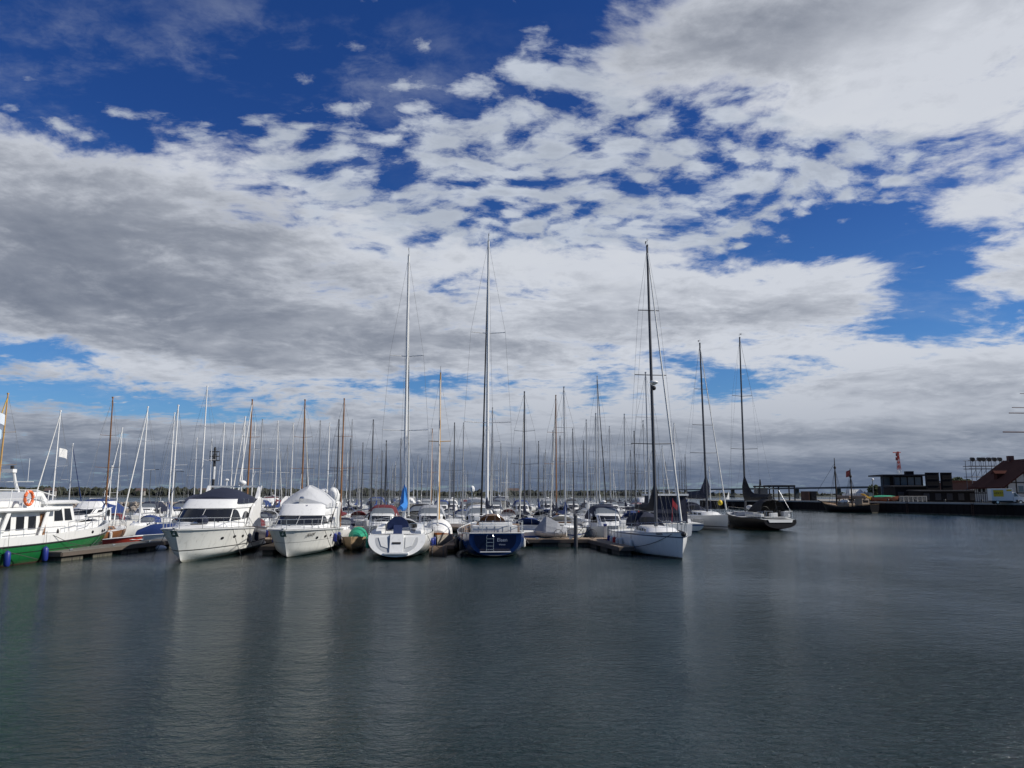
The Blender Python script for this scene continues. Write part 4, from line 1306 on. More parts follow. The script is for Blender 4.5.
# wheelhouse
wa = plan_ring(2.9, -1.4, 1.62, 1.72, ZD, .45, 6); wb = plan_ring(2.15, -1.4, 1.50, 1.6, 3.3, .4, 6)
b = B(); loft(b, [wa, wb]); wh = part('wheelhouse', b, GEL, r_)
b = B(); band(b, wa, wb, .4, 5.6, .60, .86, .016, 9); part('windscreen', b, GLASS, wh)
for (k0, k1) in ((6.10, 6.34), (6.38, 6.66)):
    b = B(); band(b, wa, wb, k0, k1, .52, .86, .02, 1, inset_top=.02); part('window', b, GLASS, wh)
    b = B(); band(b, wa, wb, 14 - k1, 14 - k0, .52, .86, .02, 1); part('window', b, GLASS, wh)
for (k0, k1) in ((8.32, 8.60), (8.66, 8.9)):
    b = B(); band(b, wa, wb, k0, k1, .52, .86, .02, 1, inset_top=.02); part('window', b, GLASS, wh)
b = B(); loft(b, [plan_ring(2.75, -1.6, 1.72, 1.78, 3.3, .5, 8), plan_ring(2.85, -1.6, 1.76, 1.8, 3.38, .5, 8), plan_ring(2.5, -1.6, 1.55, 1.65, 3.52, .5, 8)]); part('wheelhouse_roof', b, GEL, r_, smooth_=True)
# fore coachroof
b = B(); loft(b, [plan_ring(6.2, 2.4, .8, 1.2, 1.2, .6, 6), plan_ring(6.0, 2.5, .7, 1.1, 1.75, .6, 6)]); part('coachroof', b, GEL, r_)
# flybridge console, seats and mast
b = B(); prism(b, [(-2.9, 3.12), (-2.4, 4.0), (-1.5, 4.05), (-.9, 3.5), (-.4, 3.12)], 'y', -1.5, 1.5); fb = part('fly_console', b, GEL, r_)
for s in (-1, 1): b = B(); panel(b, [(-2.2, s * 1.505, 3.75), (-1.6, s * 1.505, 3.8), (-1.3, s * 1.505, 3.55), (-2.3, s * 1.505, 3.5)], .012); part('side_window', b, GREYD, fb)
b = B(); box(b, -.9, -.2, -1.2, .4, 3.53, 3.8, bev=.05); part('hatch_cover', b, NAVYC, r_)
b = B(); box(b, -7.5, -3.4, -1.4, 1.4, 3.13, 3.5, bev=.08); part('fly_seat', b, WHITEC, r_, smooth_=True)
b = B(); tube(b, [(-1.7, -.2, 3.9), (-2.1, -.2, 4.6), (-2.3, -.2, 5.15)], .11, 8, .07); tube(b, [(-2.0, -1.2, 4.62), (-2.0, 1.0, 4.62)], .03, 6)
mo = part('mast', b, WHITEM, r_, smooth_=True)
b = B(); loft(b, [plan_ring(-2.0, -2.6, .32, .32, 5.15, .28, 8), plan_ring(-2.0, -2.6, .32, .32, 5.35, .28, 8)]); part('radar', b, WHITEM, mo)
b = B(); tube(b, [(-2.45, -.2, 5.15), (-2.5, -.2, 5.55)], .1, 8); part('horn', b, BLACK, mo)
b = B()
for x, y, z0, z1 in ((-2.2, .9, 4.6, 7.2), (-4.9, 1.6, 4.2, 6.3), (-2.2, -1.0, 4.6, 6.0), (-5.6, 1.9, 4.2, 5.7)): tube(b, [(x, y, z0), (x, y, z1)], .014, 4)
part('aerial', b, WHITEM, mo)
b = B(); ellipsoid(b, (-5.6, 1.9, 5.75), (.12, .12, .12), 8, 6); ellipsoid(b, (-4.0, 1.5, 4.75), (.2, .12, .12), 8, 6); part('light', b, BLACK, mo)
b = B(); rp = [(-1.0, 2.0), (-3, 2.05), (-8.9, 2.05)]
for s in (-1, 1):
    tube(b, [(x, s * y, 4.12 - (.35 if x > -1.5 else 0)) for x, y in rp], .028, 6); tube(b, [(x, s * y, 3.62) for x, y in rp[1:]], .018, 6)
    for i in range(7): x = -8.8 + i * 1.15; tube(b, [(x, s * 2.05, 3.1), (x + .16, s * 2.05, 4.12)], .028, 6)
tube(b, [(-8.9, -2.05, 4.12), (-8.9, 2.05, 4.12)], .028, 6)
part('fly_rail', b, WHITEM, r_, smooth_=True)
b = B(); tube(b, [(-3.75 + .36 * math.cos(k * math.pi / 12), -2.12, 3.66 + .38 * math.sin(k * math.pi / 12)) for k in range(24)], .085, 8, close=True); lb = part('lifebuoy', b, ORANGE, r_, smooth_=True)
b = B()
for a in (0, .5, 1, 1.5): c_, s_ = math.cos(a * math.pi + .6), math.sin(a * math.pi + .6); ellipsoid(b, (-3.75 + .36 * c_, -2.12, 3.66 + .38 * s_), (.06, .095, .1), 8, 6)
part('band', b, WHITEF, lb)
# side deck rail and bow rail
bm = B()
for sd in (1, -1):
    pts = [hg.pt(lerp(.52, .992, i / 16), 0, sd) + Vector((0, -sd * .08 * (i < 15), lerp(1.1, 1.5, i / 16))) for i in range(17)]
    tube(bm, pts, .02, 5); tube(bm, [p - Vector((0, 0, .35)) for p in pts], .012, 4)
    for i in range(0, 17, 2): tube(bm, [pts[i], pts[i] - Vector((0, 0, .95))], .018, 5)
    pts = [(x, sd * 2.15, 1.95) for x in (-8.4, -6, -4, -2, 0)]; tube(bm, pts, .018, 5)
    for p in pts: tube(bm, [p, (p[0], p[1], 1.5)], .016, 4)
part('guard_rail', bm, STEEL, r_, smooth_=True)
b = B()
for x in (3.3, 5.0, 5.6):
    for s in (-1, 1): q = hg.side((x + 8.75) / 17.5, 9, 0, s); ellipsoid(b, (q.x, q.y * 1.02, 1.45), (.16, .03, .1), 10, 6)
part('porthole', b, GLASS, r_)
for Yf in (42.2, 45.6):
    fender(r_, (Yf - 47.9, -2.44, .45), BLUEF, .85, .17, .9)
b = B()
for p0, p1 in (((-7.4, -2.2, 1.5), (-3.5, -2.75, .25)), ((-1.5, -2.3, 1.5), (1.5, -2.8, .6)), ((4.5, -2.2, 1.5), (2.2, -2.6, .55))):
    tube(b, [p0, Vector(p0).lerp(Vector(p1), .5) - Vector((0, 0, .12)), p1], .018, 5)
part('mooring_line', b, ROPED, r_)

# ------------------------------------------------------------------ motor yachts
HB1 = hull_mat('motor_yacht_hull', (.78, .78, .74), (.62, .60, .52), -.3, .12, (.66, .72, (.05, .05, .055)), streak=.22)


def motor_yacht(loc, rz, L, Bm, label, canopy_m, zs, zw0, zw1, zr, zc, hm, dome, xws, fender_m, drop_arch=0.0):
    """Flybridge motor yacht; zw0..zw1 windscreen heights, zr top of the brow, zc top of the canopy."""
    r = thing('motor_yacht', label, 'motor yacht', loc, rz)
    h = Hull(L, [(0, .47 * Bm), (.3, .5 * Bm), (.55, .485 * Bm), (.75, .40 * Bm), (.88, .31 * Bm), (.96, .17 * Bm), (1, 0)],
             [(0, zs * .80), (.5, zs * .93), (.8, zs), (1, zs * 1.03)], [(0, -.5), (.5, -.55), (.8, -.38), (.93, -.12), (1, .12)], sect_chine(.62, .93, .42), rake=1.35, ns=28, nu=12)
    part('hull', h.bm(), hm, r, smooth_=True)
    b = B()
    for sd in (1, -1): tube(b, [h.pt(lerp(0, .995, i / 26), .02, sd) + Vector((0, sd * .02, 0)) for i in range(27)], .04, 6)
    part('rub_rail', b, GREYD, r)
    b = B(); h.deck(drop=-.02, inset=.06, camber=.12, bm=b); part('deck', b, DECKW, r, smooth_=True)
    w = Bm * .41
    # raised foredeck / trunk
    f0 = plan_ring(L * .34, -L * .1, w * .42, w * .95, zs - .02, 1.1, 8); f1 = plan_ring(L * .28, -L * .1, w * .36, w * .92, zw0 + .02, 1.1, 8, zf=zw0 - .12)
    b = B(); loft(b, [f0, f1]); part('foredeck_trunk', b, GEL, r, smooth_=True)
    b = B(); panel(b, [(L * .22, -.35, zw0 - .07), (L * .22, .35, zw0 - .07), (L * .17, .35, zw0 - .04), (L * .17, -.35, zw0 - .04)], .03); part('hatch', b, GLASS, r)
    # main house
    xb = -L * .40
    a0 = plan_ring(xws + .9, xb, w * .96, w * 1.0, zs - .1, 1.0, 10); a1 = plan_ring(xws + .55, xb, w * .94, w * .99, zw0, 1.0, 10)
    a2 = plan_ring(xws - .75, xb + .1, w * .90, w * .95, zw1, .6, 10); a3 = plan_ring(xws - .70, xb + .1, w * .93, w * .99, zw1 + .02, .55, 10)
    a4 = plan_ring(xws - 1.35, xb + .1, w * .90, w * 1.0, zr - .12, .5, 10); a5 = plan_ring(xws - 1.6, xb + .1, w * .84, w * .95, zr, .45, 10)
    b = B(); loft(b, [a0, a1, a2]); ho = part('deckhouse', b, GEL, r, smooth_=True)
    b = B(); loft(b, [a3, a4, a5]); part('flybridge', b, GEL, r, smooth_=True)
    b = B(); band(b, a1, a2, .75, 9.25, .06, .95, .016, 18); ws = part('windscreen', b, GLASS, ho, smooth_=True)
    b = B()
    for k in (.55, 4.97, 9.2): band(b, a1, a2, k, k + (.2 if k in (.55, 9.2) else .04), .0, 1.0, .028, 1)
    part('frame', b, GEL, ws)
    b = B(); tube(b, [ringpt(a1, 4.2).lerp(ringpt(a2, 4.2), .05) + Vector((.06, 0, 0)), ringpt(a1, 2.6).lerp(ringpt(a2, 2.6), .22) + Vector((.06, 0, 0))], .02, 4)
    tube(b, [ringpt(a1, 7.4).lerp(ringpt(a2, 7.4), .05) + Vector((.06, 0, 0)), ringpt(a1, 5.8).lerp(ringpt(a2, 5.8), .22) + Vector((.06, 0, 0))], .02, 4)
    part('wiper', b, BLACK, ws)
    # side windows, swept to a point aft
    for s in (1, -1):
        for (q0, q1, zb0, zb1, zt0, zt1) in ((0.0, .30, .1, .12, .95, .9), (.34, .62, .14, .2, .88, .6)):
            b = B(); N = 6; lo, hi, lo2, hi2 = [], [], [], []
            for i in range(N + 1):
                q = lerp(q0, q1, i / N); k = 10 + q if s == 1 else 13 - q if False else 12 - q
                A0 = Vector((lerp(xws - .3, xb, q), s * w * lerp(.945, .99, q), zw0)); A1 = Vector((lerp(xws - 1.2, xb, q), s * w * lerp(.91, .955, q), zw1))
                e = math.sin(math.pi * min(1, .12 + .88 * i / N)) ** .6 if q1 < .5 else math.sin(math.pi * (i / N)) ** .5
                al = lerp(zb0, zb1, i / N); ah = al + (lerp(zt0, zt1, i / N) - al) * max(.06, (1 - (i / N) ** 2.4) if q1 < .5 else e)
                off = Vector((0, s * .018, 0))
                lo.append(b.verts.new(A0.lerp(A1, al) + off)); hi.append(b.verts.new(A0.lerp(A1, ah) + off))
            for i in range(N): b.faces.new((lo[i], lo[i + 1], hi[i + 1], hi[i]))
            g = bmesh.ops.extrude_face_region(b, geom=b.faces[:]); bmesh.ops.translate(b, verts=[v for v in g['geom'] if isinstance(v, bmesh.types.BMVert)], vec=(0, -s * .05, 0))
            part('side_window', b, GLASS, ho)
    # wings down to the side deck
    for s in (1, -1): b = B(); prism(b, [(-L * .12, zs * .95), (-L * .22, zw1 + .1), (-L * .36, zr + .1), (-L * .42, zr), (-L * .36, zw0 + .3), (-L * .40, zs * .85)], 'y', s * w * 1.02, s * w * 1.1); part('side_wing', b, GEL, r)
    # canopy over the flybridge
    zc0 = zr - .28; xf = xws - 1.75; xa = -L * .36; wc = w * 1.0
    rings = []
    for q, hh_, ww in ((0, .12, .93), (.03, .42, .97), (.2, .72, .99), (.45, 1, 1.0), (.75, .98, 1.0), (.97, .8, .98), (1, .5, .97)):
        x = lerp(xf, xa, q); top = zc0 + (zc - zc0) * hh_
        rings.append([Vector((x, -wc * ww, zc0)), Vector((x, -wc * ww, lerp(zc0, top, .55)))] +
                     [Vector((x, -wc * ww * math.cos(math.pi * k / 8) * .96, lerp(zc0, top, .36) + (top - lerp(zc0, top, .36)) * (1 - abs(math.cos(math.pi * k / 8)) ** 1.7) * (1 + dome * (k == 4)))) for k in range(9)] +
                     [Vector((x, wc * ww, lerp(zc0, top, .30))), Vector((x, wc * ww, zc0))])
    b = B(); loft(b, rings); cn = part('canopy', b, canopy_m, r, smooth_=True)
    b = B()
    for q in (.2, .45, .75):
        x = lerp(xf, xa, q); tube(b, [(x, -wc * 1.005, zc0 + .02), (x, -wc * 1.005, zc0 + .3)], .015, 4); tube(b, [(x, wc * 1.005, zc0 + .02), (x, wc * 1.005, zc0 + .3)], .015, 4)
    part('frame', b, STEEL, cn)
    # radar arch with dome and aerials
    zc -= drop_arch
    b = B()
    for s in (1, -1): prism(b, [(xa - .2, zr), (xa - .75, zc + .12), (xa - .35, zc + .15), (xa + .5, zr)], 'y', s * wc * .93, s * wc * 1.04)
    box(b, xa - .75, xa - .33, -wc * 1.03, wc * 1.03, zc + .02, zc + .14); ar = part('radar_arch', b, GEL, r)
    b = B(); ellipsoid(b, (xa - .5, .5, zc + .34), (.3, .3, .2), 12, 8); part('radome', b, WHITEM, ar, smooth_=True)
    b = B(); tube(b, [(xa - .5, -.6, zc + .1), (xa - .5, -.6, zc + .5)], .05, 6); ellipsoid(b, (xa - .5, -.6, zc + .55), (.16, .16, .1), 8, 6)
    tube(b, [(xa - .5, 1.0, zc + .1), (xa - .9, 1.3, zc + 1.2)], .012, 4); tube(b, [(xa - .5, -1.2, zc + .1), (xa - .8, -1.2, zc + 1.6)], .012, 4); part('aerial', b, WHITEM, ar)
    # rails, anchor, cleats
    bm = B()
    for hh_, rr_ in ((.62, .02), (.32, .012)):
        pts = h.rail_line(.40, .985, hh_, .10, 16, 1) + h.rail_line(.40, .985, hh_, .10, 16, -1)[::-1]
        tube(bm, pts, rr_, 5)
    for sd in (1, -1):
        for i in range(8):
            q = h.rail_line(lerp(.40, .985, i / 7), 1, -.02, .10, 1, sd)[0]; tube(bm, [q, q + Vector((.06, 0, .64))], .017, 5)
        q = h.rail_line(.40, 1, 0, .10, 1, sd)[0]; tube(bm, [q + Vector((0, 0, .62)), q + Vector((-1.2, 0, .05))], .017, 5)
    part('bow_rail', bm, STEEL, r, smooth_=True)
    b = B(); tip = h.pt(1, 0); tube(b, [tip + Vector((-.5, 0, .1)), tip + Vector((.22, 0, .06)), tip + Vector((.12, 0, -.28))], .05, 6); prism(b, [(tip.x + .3, tip.z - .05), (tip.x - .2, tip.z - .42), (tip.x + .02, tip.z - .2)], 'y', -.18, .18); part('anchor', b, STEEL, r)
    for s in (1, -1):
        for t in (.72, .60, .50):
            p = h.side(t, zs * .66, .0, s); b = B(); q2 = h.side(t + .02, zs * .66, 0, s); q3 = h.side(t, zs * .60, 0, s)
            n_ = (q2 - p).cross(q3 - p).normalized(); n_ = n_ if n_.y * s > 0 else -n_
            tn = (q2 - p).normalized(); un = n_.cross(tn)
            loft(b, [[p + n_ * o_ + tn * .20 * math.cos(k * math.pi / 6) + un * .09 * math.sin(k * math.pi / 6) for k in range(12)] for o_ in (-.03, .018)]); part('porthole', b, GLASS, r)
    for s, t in ((1, .42), (1, .28), (-1, .45), (-1, .25)): p = h.side(t, zs * .55, .12, s); fender(r, p, fender_m, .6, .13, .5)
    b = B()
    for s in (1, -1):
        p = h.side(.66, zs * .98, .0, s); q = Vector((p.x + .3, s * (Bm * .5 + .55), -.1)); tube(b, [p, p.lerp(q, .5) + Vector((0, 0, -.1)), q], .016, 5)
        p = h.side(.52, zs * .98, .0, s); q = Vector((p.x - 1.0, s * (Bm * .5 + .35), .5)); tube(b, [p, q], .016, 5)
    part('mooring_line', b, ROPED, r)
    b = B(); box(b, -L / 2 - .9, -L / 2 + .05, -Bm * .42, Bm * .42, .28, .4, bev=.03); part('bathing_platform', b, GEL, r)
    return r, h, ws


ma, hA, wsA = motor_yacht((-19.45, 50.45, 0), R(-85.0), 13.5, 4.35, 'white motor yacht with a navy canopy over its flybridge, moored bow out', NAVYC, 1.88, 2.15, 2.98, 3.58, 4.35, HB1, .0, 1.9, NAVYC)
b = B(); ellipsoid(b, (2.55, .25, 2.28), (.26, .34, .34), 10, 8); part('searchlight_cover', b, NAVYC, ma, smooth_=True)
HB2 = hull_mat('cruiser_hull', (.76, .76, .72), (.05, .05, .06), -.3, .05, (.93, .955, (.2, .2, .2)), streak=.22)
mb, hB, wsB = motor_yacht((-14.2, 53.0, 0), R(-86.0), 11.8, 4.0, 'white flybridge cruiser with a pale grey peaked canopy, moored bow out', mat('pale_canvas', (.52, .53, .54), .85, var=.12, vscale=1.5, bump=.5, bscale=5), 1.70, 1.84, 2.46, 3.25, 4.40, HB2, .14, 1.7, BLUEF, .62)
b = B(); ellipsoid(b, (-4.0, 1.35, 3.75), (.6, .45, .65), 12, 10); part('liferaft', b, WHITEC, mb, smooth_=True)
b = B(); tube(b, [(-.05, -.25, 3.35), (.05, -.2, 3.7)], .05, 6); ellipsoid(b, (.05, -.1, 3.6), (.12, .2, .14), 8, 6); tube(b, [(.35, .1, 3.0), (.3, .35, 3.12)], .07, 6); part('searchlight', b, STEEL, mb)
for s in (1, -1):
    p = hB.side(.80, 1.42, .02, s); q = hB.side(.86, 1.42, .02, s); tx = (q - p).normalized() * (-1 if s == 1 else 1)
    d1 = hB.side(.83, 1.28, .02, s); d2 = hB.side(.83, 1.5, .02, s); up = (d2 - d1); up = (up - tx * up.dot(tx)).normalized(); nn = tx.cross(up)
    M = Matrix((tx, up, nn)).transposed().to_4x4(); M.translation = hB.side(.83, 1.40, .03, s) + nn * .03
    text('SEALINE', .30, BLP, mb, M)

# ------------------------------------------------------------------ white sloop, stern to us
def z_of(px, py, Y): return at_y(px, py, Y).z


H1 = hull_mat('sloop_hull', (.80, .80, .77), (.03, .03, .04), -.6, .05, streak=.12)
r_ = thing('sloop', 'white sloop with an azure sail cover and a navy wheel cover, stern towards us', 'sailboat', (-7.55, 54.4, 0), R(94.6))
S1 = Hull(13.0, [(0, 1.72), (.12, 1.92), (.4, 2.1), (.65, 1.75), (.85, .85), (1, 0)], [(0, 1.42), (.4, 1.45), (1, 1.72)], [(0, .16), (.1, -.05), (.4, -.5), (.8, -.4), (1, -.1)], sect_round(2.3, 1.4), rake=.8, trake=-1.0, ns=28, nu=12)
part('hull', S1.bm(), H1, r_, smooth_=True)
# stern: inner scoop
def stern_shape(h, s, zcut, off):
    """Points of the transom outline shrunk about its middle."""
    pts = [h.pt(0, k / 12, 1) for k in range(13)] + [h.pt(0, k / 12, -1) for k in range(11, -1, -1)]
    zc_ = (pts[0].z + pts[12].z) / 2 + .06; xc = sum(p.x for p in pts) / len(pts)
    out = []
    for p in pts: 
        z = zc_ + (p.z - zc_) * s; out.append(Vector((p.x - off + (z - p.z) * (h.pt(0, 0).x - h.pt(0, 1).x) / (h.pt(0, 0).z - h.pt(0, 1).z), p.y * s, z)))
    return out


a = stern_shape(S1, .74, 0, .012); b_ = stern_shape(S1, .70, 0, .012)
b = B(); b.faces.new([b.verts.new(p) for p in a]); g = bmesh.ops.extrude_face_region(b, geom=b.faces[:]); bmesh.ops.translate(b, verts=[v for v in g['geom'] if isinstance(v, bmesh.types.BMVert)], vec=(.06, 0, 0)); part('stern_locker', b, GREYD, r_)
b = B(); prism(b, [(-7.32, .42), (-7.0, .42), (-6.4, 1.36), (-6.0, 1.46), (-6.68, 1.46)], 'y', -.40, .40); box(b, -7.5, -6.9, -.75, .75, .30, .41, bev=.03); st_ = part('stern_step', b, GEL, r_)
for s in (-1, 1):
    b = B(); panel(b, [(-7.07, s * .52, .66), (-6.98, s * .92, .78), (-6.63, s * 1.12, 1.28), (-6.63, s * .52, 1.28)], .02); part('locker_lid', b, DECKW, r_)
b = B(); panel(b, [(-7.03, -.26, .90), (-7.03, .26, .90), (-6.96, .26, 1.0), (-6.96, -.26, 1.0)], .03); part('slot', b, BLACK, st_)
b = B(); S1.deck(t0=.0, drop=-.0, inset=.08, bm=b); part('deck', b, DECKW, r_, smooth_=True)
b = B()
for s in (1, -1): loft(b, [[Vector((x, s * (y + dy), z)) for dy, z in ((0, 1.4), (.45, 1.4), (.38, zt), (.06, zt))] for x, y, zt in ((-5.6, 1.0, 1.62), (-4, 1.05, 1.82), (-1.4, 1.0, 1.9))])
part('coaming', b, GEL, r_)
coachroof(r_, -1.8, 4.2, .7, 1.25, 1.42, .45)
b = B(); loft(b, [[Vector((x, .66 * math.cos(a), 1.86 + .66 * math.sin(a))) for a in [math.pi * k / 14 - .25 for k in range(0, 16)]] + [] for x in (-5.95, -5.8)]); NAVY2 = mat('dark_blue_canvas', (.012, .028, .10), .8, var=.2, vscale=2, bump=.4, bscale=6); wc_ = part('wheel_cover', b, NAVY2, r_)
b = B(); prism(b, [(-6.55, 1.0), (-6.35, 1.0), (-5.8, 1.6), (-5.8, 2.0), (-6.0, 2.0)], 'y', -.26, .26); part('pedestal_cover', b, NAVY2, wc_)
sprayhood(r_, -1.6, 1.6, 1.15, .7, 1.6, GREYC)
mz = z_of(409.7, 256.4, 54.6)
sp = [(z_of(403, 430, 54.5) - 1.9) / (mz - 1.9), (z_of(406, 356, 54.5) - 1.9) / (mz - 1.9)]
rig(r_, .3, 1.85, mz, 3.9, (6.3, 1.75), (-6.0, 1.5), 1.5, WHITEM, sp, .12, .82, .008, SAILW, .07)
bo = boom(r_, .3, 2.75, 4.6, AZURE, ALU, 1.9, .09, .26)
rail(r_, S1, .10, .97, .62, .06, .014, 9)
b = B()
for s in (1, -1):
    P_ = [(-5.95, s * 1.62, 2.1), (-6.15, s * 1.2, 2.1), (-6.15, s * .75, 2.1), (-6.1, s * .75, 1.45)]; tube(b, P_, .018, 5); tube(b, [(-5.95, s * 1.62, 1.45), P_[0], (-4.6, s * 1.8, 2.08)], .018, 5)
    tube(b, [(-6.0, s * 1.2, 1.78), (-6.15, s * .75, 1.78)], .014, 4); tube(b, [(-5.9, s * 1.65, 2.1), (-5.9, s * 1.65, 2.75)], .02, 5)
part('pushpit', b, STEEL, r_, smooth_=True)
for t, s in ((.25, 1), (.45, 1), (.22, -1), (.42, -1)): p = S1.side(t, .75, .12, s); fender(r_, p, BLUEF if s < 0 else GREENC, .65, .13, .6)
b = B(); tube(b, [(-5.6, -1.75, 1.5), (-6.0, -2.05, .9), (-5.0, -2.6, .5)], .016, 5); tube(b, [(-5.6, 1.75, 1.5), (-5.4, 2.3, .7), (-4.6, 2.7, .5)], .016, 5); part('mooring_line', b, ROPED, r_)
b = B()
for s in (1, -1): 
    for x in (-5.2, -4.75): q = S1.side((x + 6.5) / 13, .98, .012, s); box(b, q.x - .18, q.x + .18, q.y - .008, q.y + .008, .96, 1.0)
part('stripe', b, GREYD, r_)

# ------------------------------------------------------------------ navy yacht, stern to us
HN = mat('navy_topsides', (.016, .045, .16), .12, var=.06, vscale=.6, stripe=[(-.6, .0, (.06, .05, .05)), (.06, .13, (.50, .47, .38))], streak=.08)
NAVYIN = mat('navy_transom_panel', (.008, .014, .05), .18, var=.1)
r_ = thing('ketch_stern_yacht', 'deep blue yacht with a steel ladder on its stern and twin shrouded mast', 'sailboat', (-1.72, 54.75, 0), R(96.3))
r_.name = 'blue_yacht'
S2 = Hull(12.6, [(0, 1.62), (.1, 1.95), (.35, 2.12), (.6, 1.9), (.85, .95), (1, 0)], [(0, 1.5), (.4, 1.38), (1, 1.85)], [(0, .10), (.1, -.15), (.4, -.6), (.8, -.45), (1, -.1)], sect_round(2.5, 1.35), rake=1.0, trake=.25, ns=28, nu=12)
part('hull', S2.bm(), HN, r_, smooth_=True)
a = stern_shape(S2, .80, 0, .012); b = B(); b.faces.new([b.verts.new(p) for p in a]); g = bmesh.ops.extrude_face_region(b, geom=b.faces[:]); bmesh.ops.translate(b, verts=[v for v in g['geom'] if isinstance(v, bmesh.types.BMVert)], vec=(.05, 0, 0)); tp = part('transom_panel', b, NAVYIN, r_)
b = B(); box(b, -6.42, -6.30, -.95, .95, .34, .40); part('trim', b, GEL, tp)
b = B()
for y in (.12, .55): tube(b, [(-6.30, y, .42), (-6.36, y, 1.30), (-6.34, lerp(y, .33, .3), 1.4)], .02, 5)
for z in (.5, .72, .94, 1.16): tube(b, [(-6.37, .12, z), (-6.37, .55, z)], .02, 5)
part('ladder', b, STEEL, r_)
Mt = Matrix.Translation((-6.355, -.42, 1.08)) @ Matrix(((0, 0, -1, 0), (-1, 0, 0, 0), (0, 1, 0, 0), (0, 0, 0, 1)))
text('Eleen', .30, mat('pale_lettering', (.35, .4, .5), .5), r_, Mt)
Mt2 = Mt.copy(); Mt2.translation = (-6.355, -.42, .80); text('Wismar', .13, MATS['pale_lettering'], r_, Mt2)
b = B(); S2.deck(t0=.0, drop=.0, inset=.08, bm=b); part('deck', b, TEAK, r_, smooth_=True)
b = B(); tube(b, [S2.pt(0, 0, 1), S2.pt(0, 0, -1)], .035, 6)
for sd in (1, -1): tube(b, [S2.pt(lerp(0, .99, i / 22), 0, sd) for i in range(23)], .035, 6)
part('toe_rail', b, GEL, r_)
b = B(); box(b, -6.1, -5.0, -1.42, 1.42, 1.45, 1.95, bev=.06); box(b, -5.95, -5.0, -1.1, .95, 1.95, 2.12, bev=.04); part('aft_cabin', b, GEL, r_, smooth_=True)
b = B()
for y in (-1.0, -.5, 0, .5, 1.0): box(b, -6.115, -6.08, y - .015, y + .015, 1.48, 1.9)
part('seam', b, GREYD, r_)
coachroof(r_, -2.6, 3.6, .7, 1.3, 1.42, .45)
sprayhood(r_, -3.0, 1.75, 1.0, .85, 1.5, TANC)
b = B(); box(b, -4.9, -4.4, .85, 1.6, 1.5, 1.95, bev=.05); box(b, -4.9, -4.4, -1.7, -.95, 1.5, 2.0, bev=.05); part('cockpit_cushion', b, TANC, r_)
b = B(); tube(b, [(-4.6 + .0, .5 * math.cos(k * math.pi / 10), 2.15 + .5 * math.sin(k * math.pi / 10)) for k in range(20)], .018, 5, close=True); tube(b, [(-4.6, 0, 1.5), (-4.55, 0, 2.2)], .06, 6); part('wheel', b, STEEL, r_)
mz = z_of(491.6, 241, 55); z0 = 1.85
sp = [(z_of(488, 422.5, 55) - z0) / (mz - z0), (z_of(490, 333, 55) - z0) / (mz - z0)]
rig(r_, .55, z0, mz, 4.0, (6.2, 1.85), (-6.2, 1.6), 1.45, WHITEM, sp, .12, .84, .008, BLACKC, .075)
boom(r_, .55, 2.85, 4.4, NAVYC, ALU, .7, .09, .14)
rail(r_, S2, .05, .97, .65, .06, .014, 9)
b = B(); P_ = [(-5.2, 1.85, 2.2), (-6.1, 1.5, 2.22), (-6.25, .8, 2.22), (-6.25, -.8, 2.22), (-6.1, -1.5, 2.22), (-5.2, -1.85, 2.2)]
tube(b, P_, .018, 5); tube(b, [(x, y, z - .34) for x, y, z in P_], .014, 5)
for x, y, z in P_: tube(b, [(x, y, 1.5), (x, y, z)], .018, 5)
tube(b, [(-6.1, 1.45, 2.2), (-6.15, 1.45, 4.1)], .03, 6); part('pushpit', b, STEEL, r_, smooth_=True)
b = B(); ellipsoid(b, (-6.15, 1.45, 4.2), (.16, .16, .22), 8, 6); part('radome', b, WHITEM, r_); b = B(); box(b, -6.0, -5.3, .95, 1.3, 2.25, 2.5, bev=.03); part('outboard', b, WHITEM, r_)
for t, s in ((.12, 1), (.28, 1), (.45, 1), (.3, -1)): p = S2.side(t, .7, .13, s); fender(r_, p, BLACK if s > 0 else WHITEF, .65, .14, .6)
b = B(); tube(b, [(-5.6, 1.9, 1.5), (-4.6, 2.6, 1.0), (-2.5, 3.0, .6)], .018, 5); tube(b, [(-6.0, -1.6, 1.5), (-5.5, -2.2, .8)], .016, 5); part('mooring_line', b, ROPE, r_)

# ------------------------------------------------------------------ white yacht bow towards us, black sail cover
HR_ = hull_mat('bow_out_hull', (.78, .79, .78), (.03, .03, .04), -.6, .10, (1.26, 1.33, (.04, .05, .10)), streak=.12)
r_ = thing('bow_out_yacht', 'tall white yacht with a black sail cover and navy sprayhood, bow towards us', 'sailboat', (9.5, 53.0, 0), R(-82.5))
S3 = Hull(12.2, [(0, 1.45), (.15, 1.8), (.45, 1.98), (.7, 1.55), (.88, .75), (1, 0)], [(0, 1.25), (.5, 1.32), (1, 1.62)], [(0, .05), (.2, -.2), (.5, -.5), (.85, -.4), (1, -.15)], sect_round(2.8, 1.5), rake=.35, ns=28, nu=12)
part('hull', S3.bm(), HR_, r_, smooth_=True)
b = B(); S3.deck(drop=-.0, inset=.05, bm=b); part('deck', b, DECKW, r_, smooth_=True)
b = B()
for sd in (1, -1): tube(b, [S3.pt(lerp(0, .99, i / 22), 0, sd) for i in range(23)], .03, 6)
part('toe_rail', b, ALU, r_)
coachroof(r_, -2.2, 3.4, .62, 1.15, 1.34, .42, nwin=4)
sprayhood(r_, -1.7, 1.68, 1.2, .95, 1.7, NAVYC)
b = B()
for s in (-1, 1): tube(b, [(-4.6, s * 1.3, 1.4), (-4.7, s * 1.25, 2.75), (-4.7, s * .9, 2.95), (-4.7, 0, 3.0)], .022, 5)
part('stern_arch', b, STEEL, r_)
mz = z_of(644.9, 244.4, 52.2); z0 = 1.75
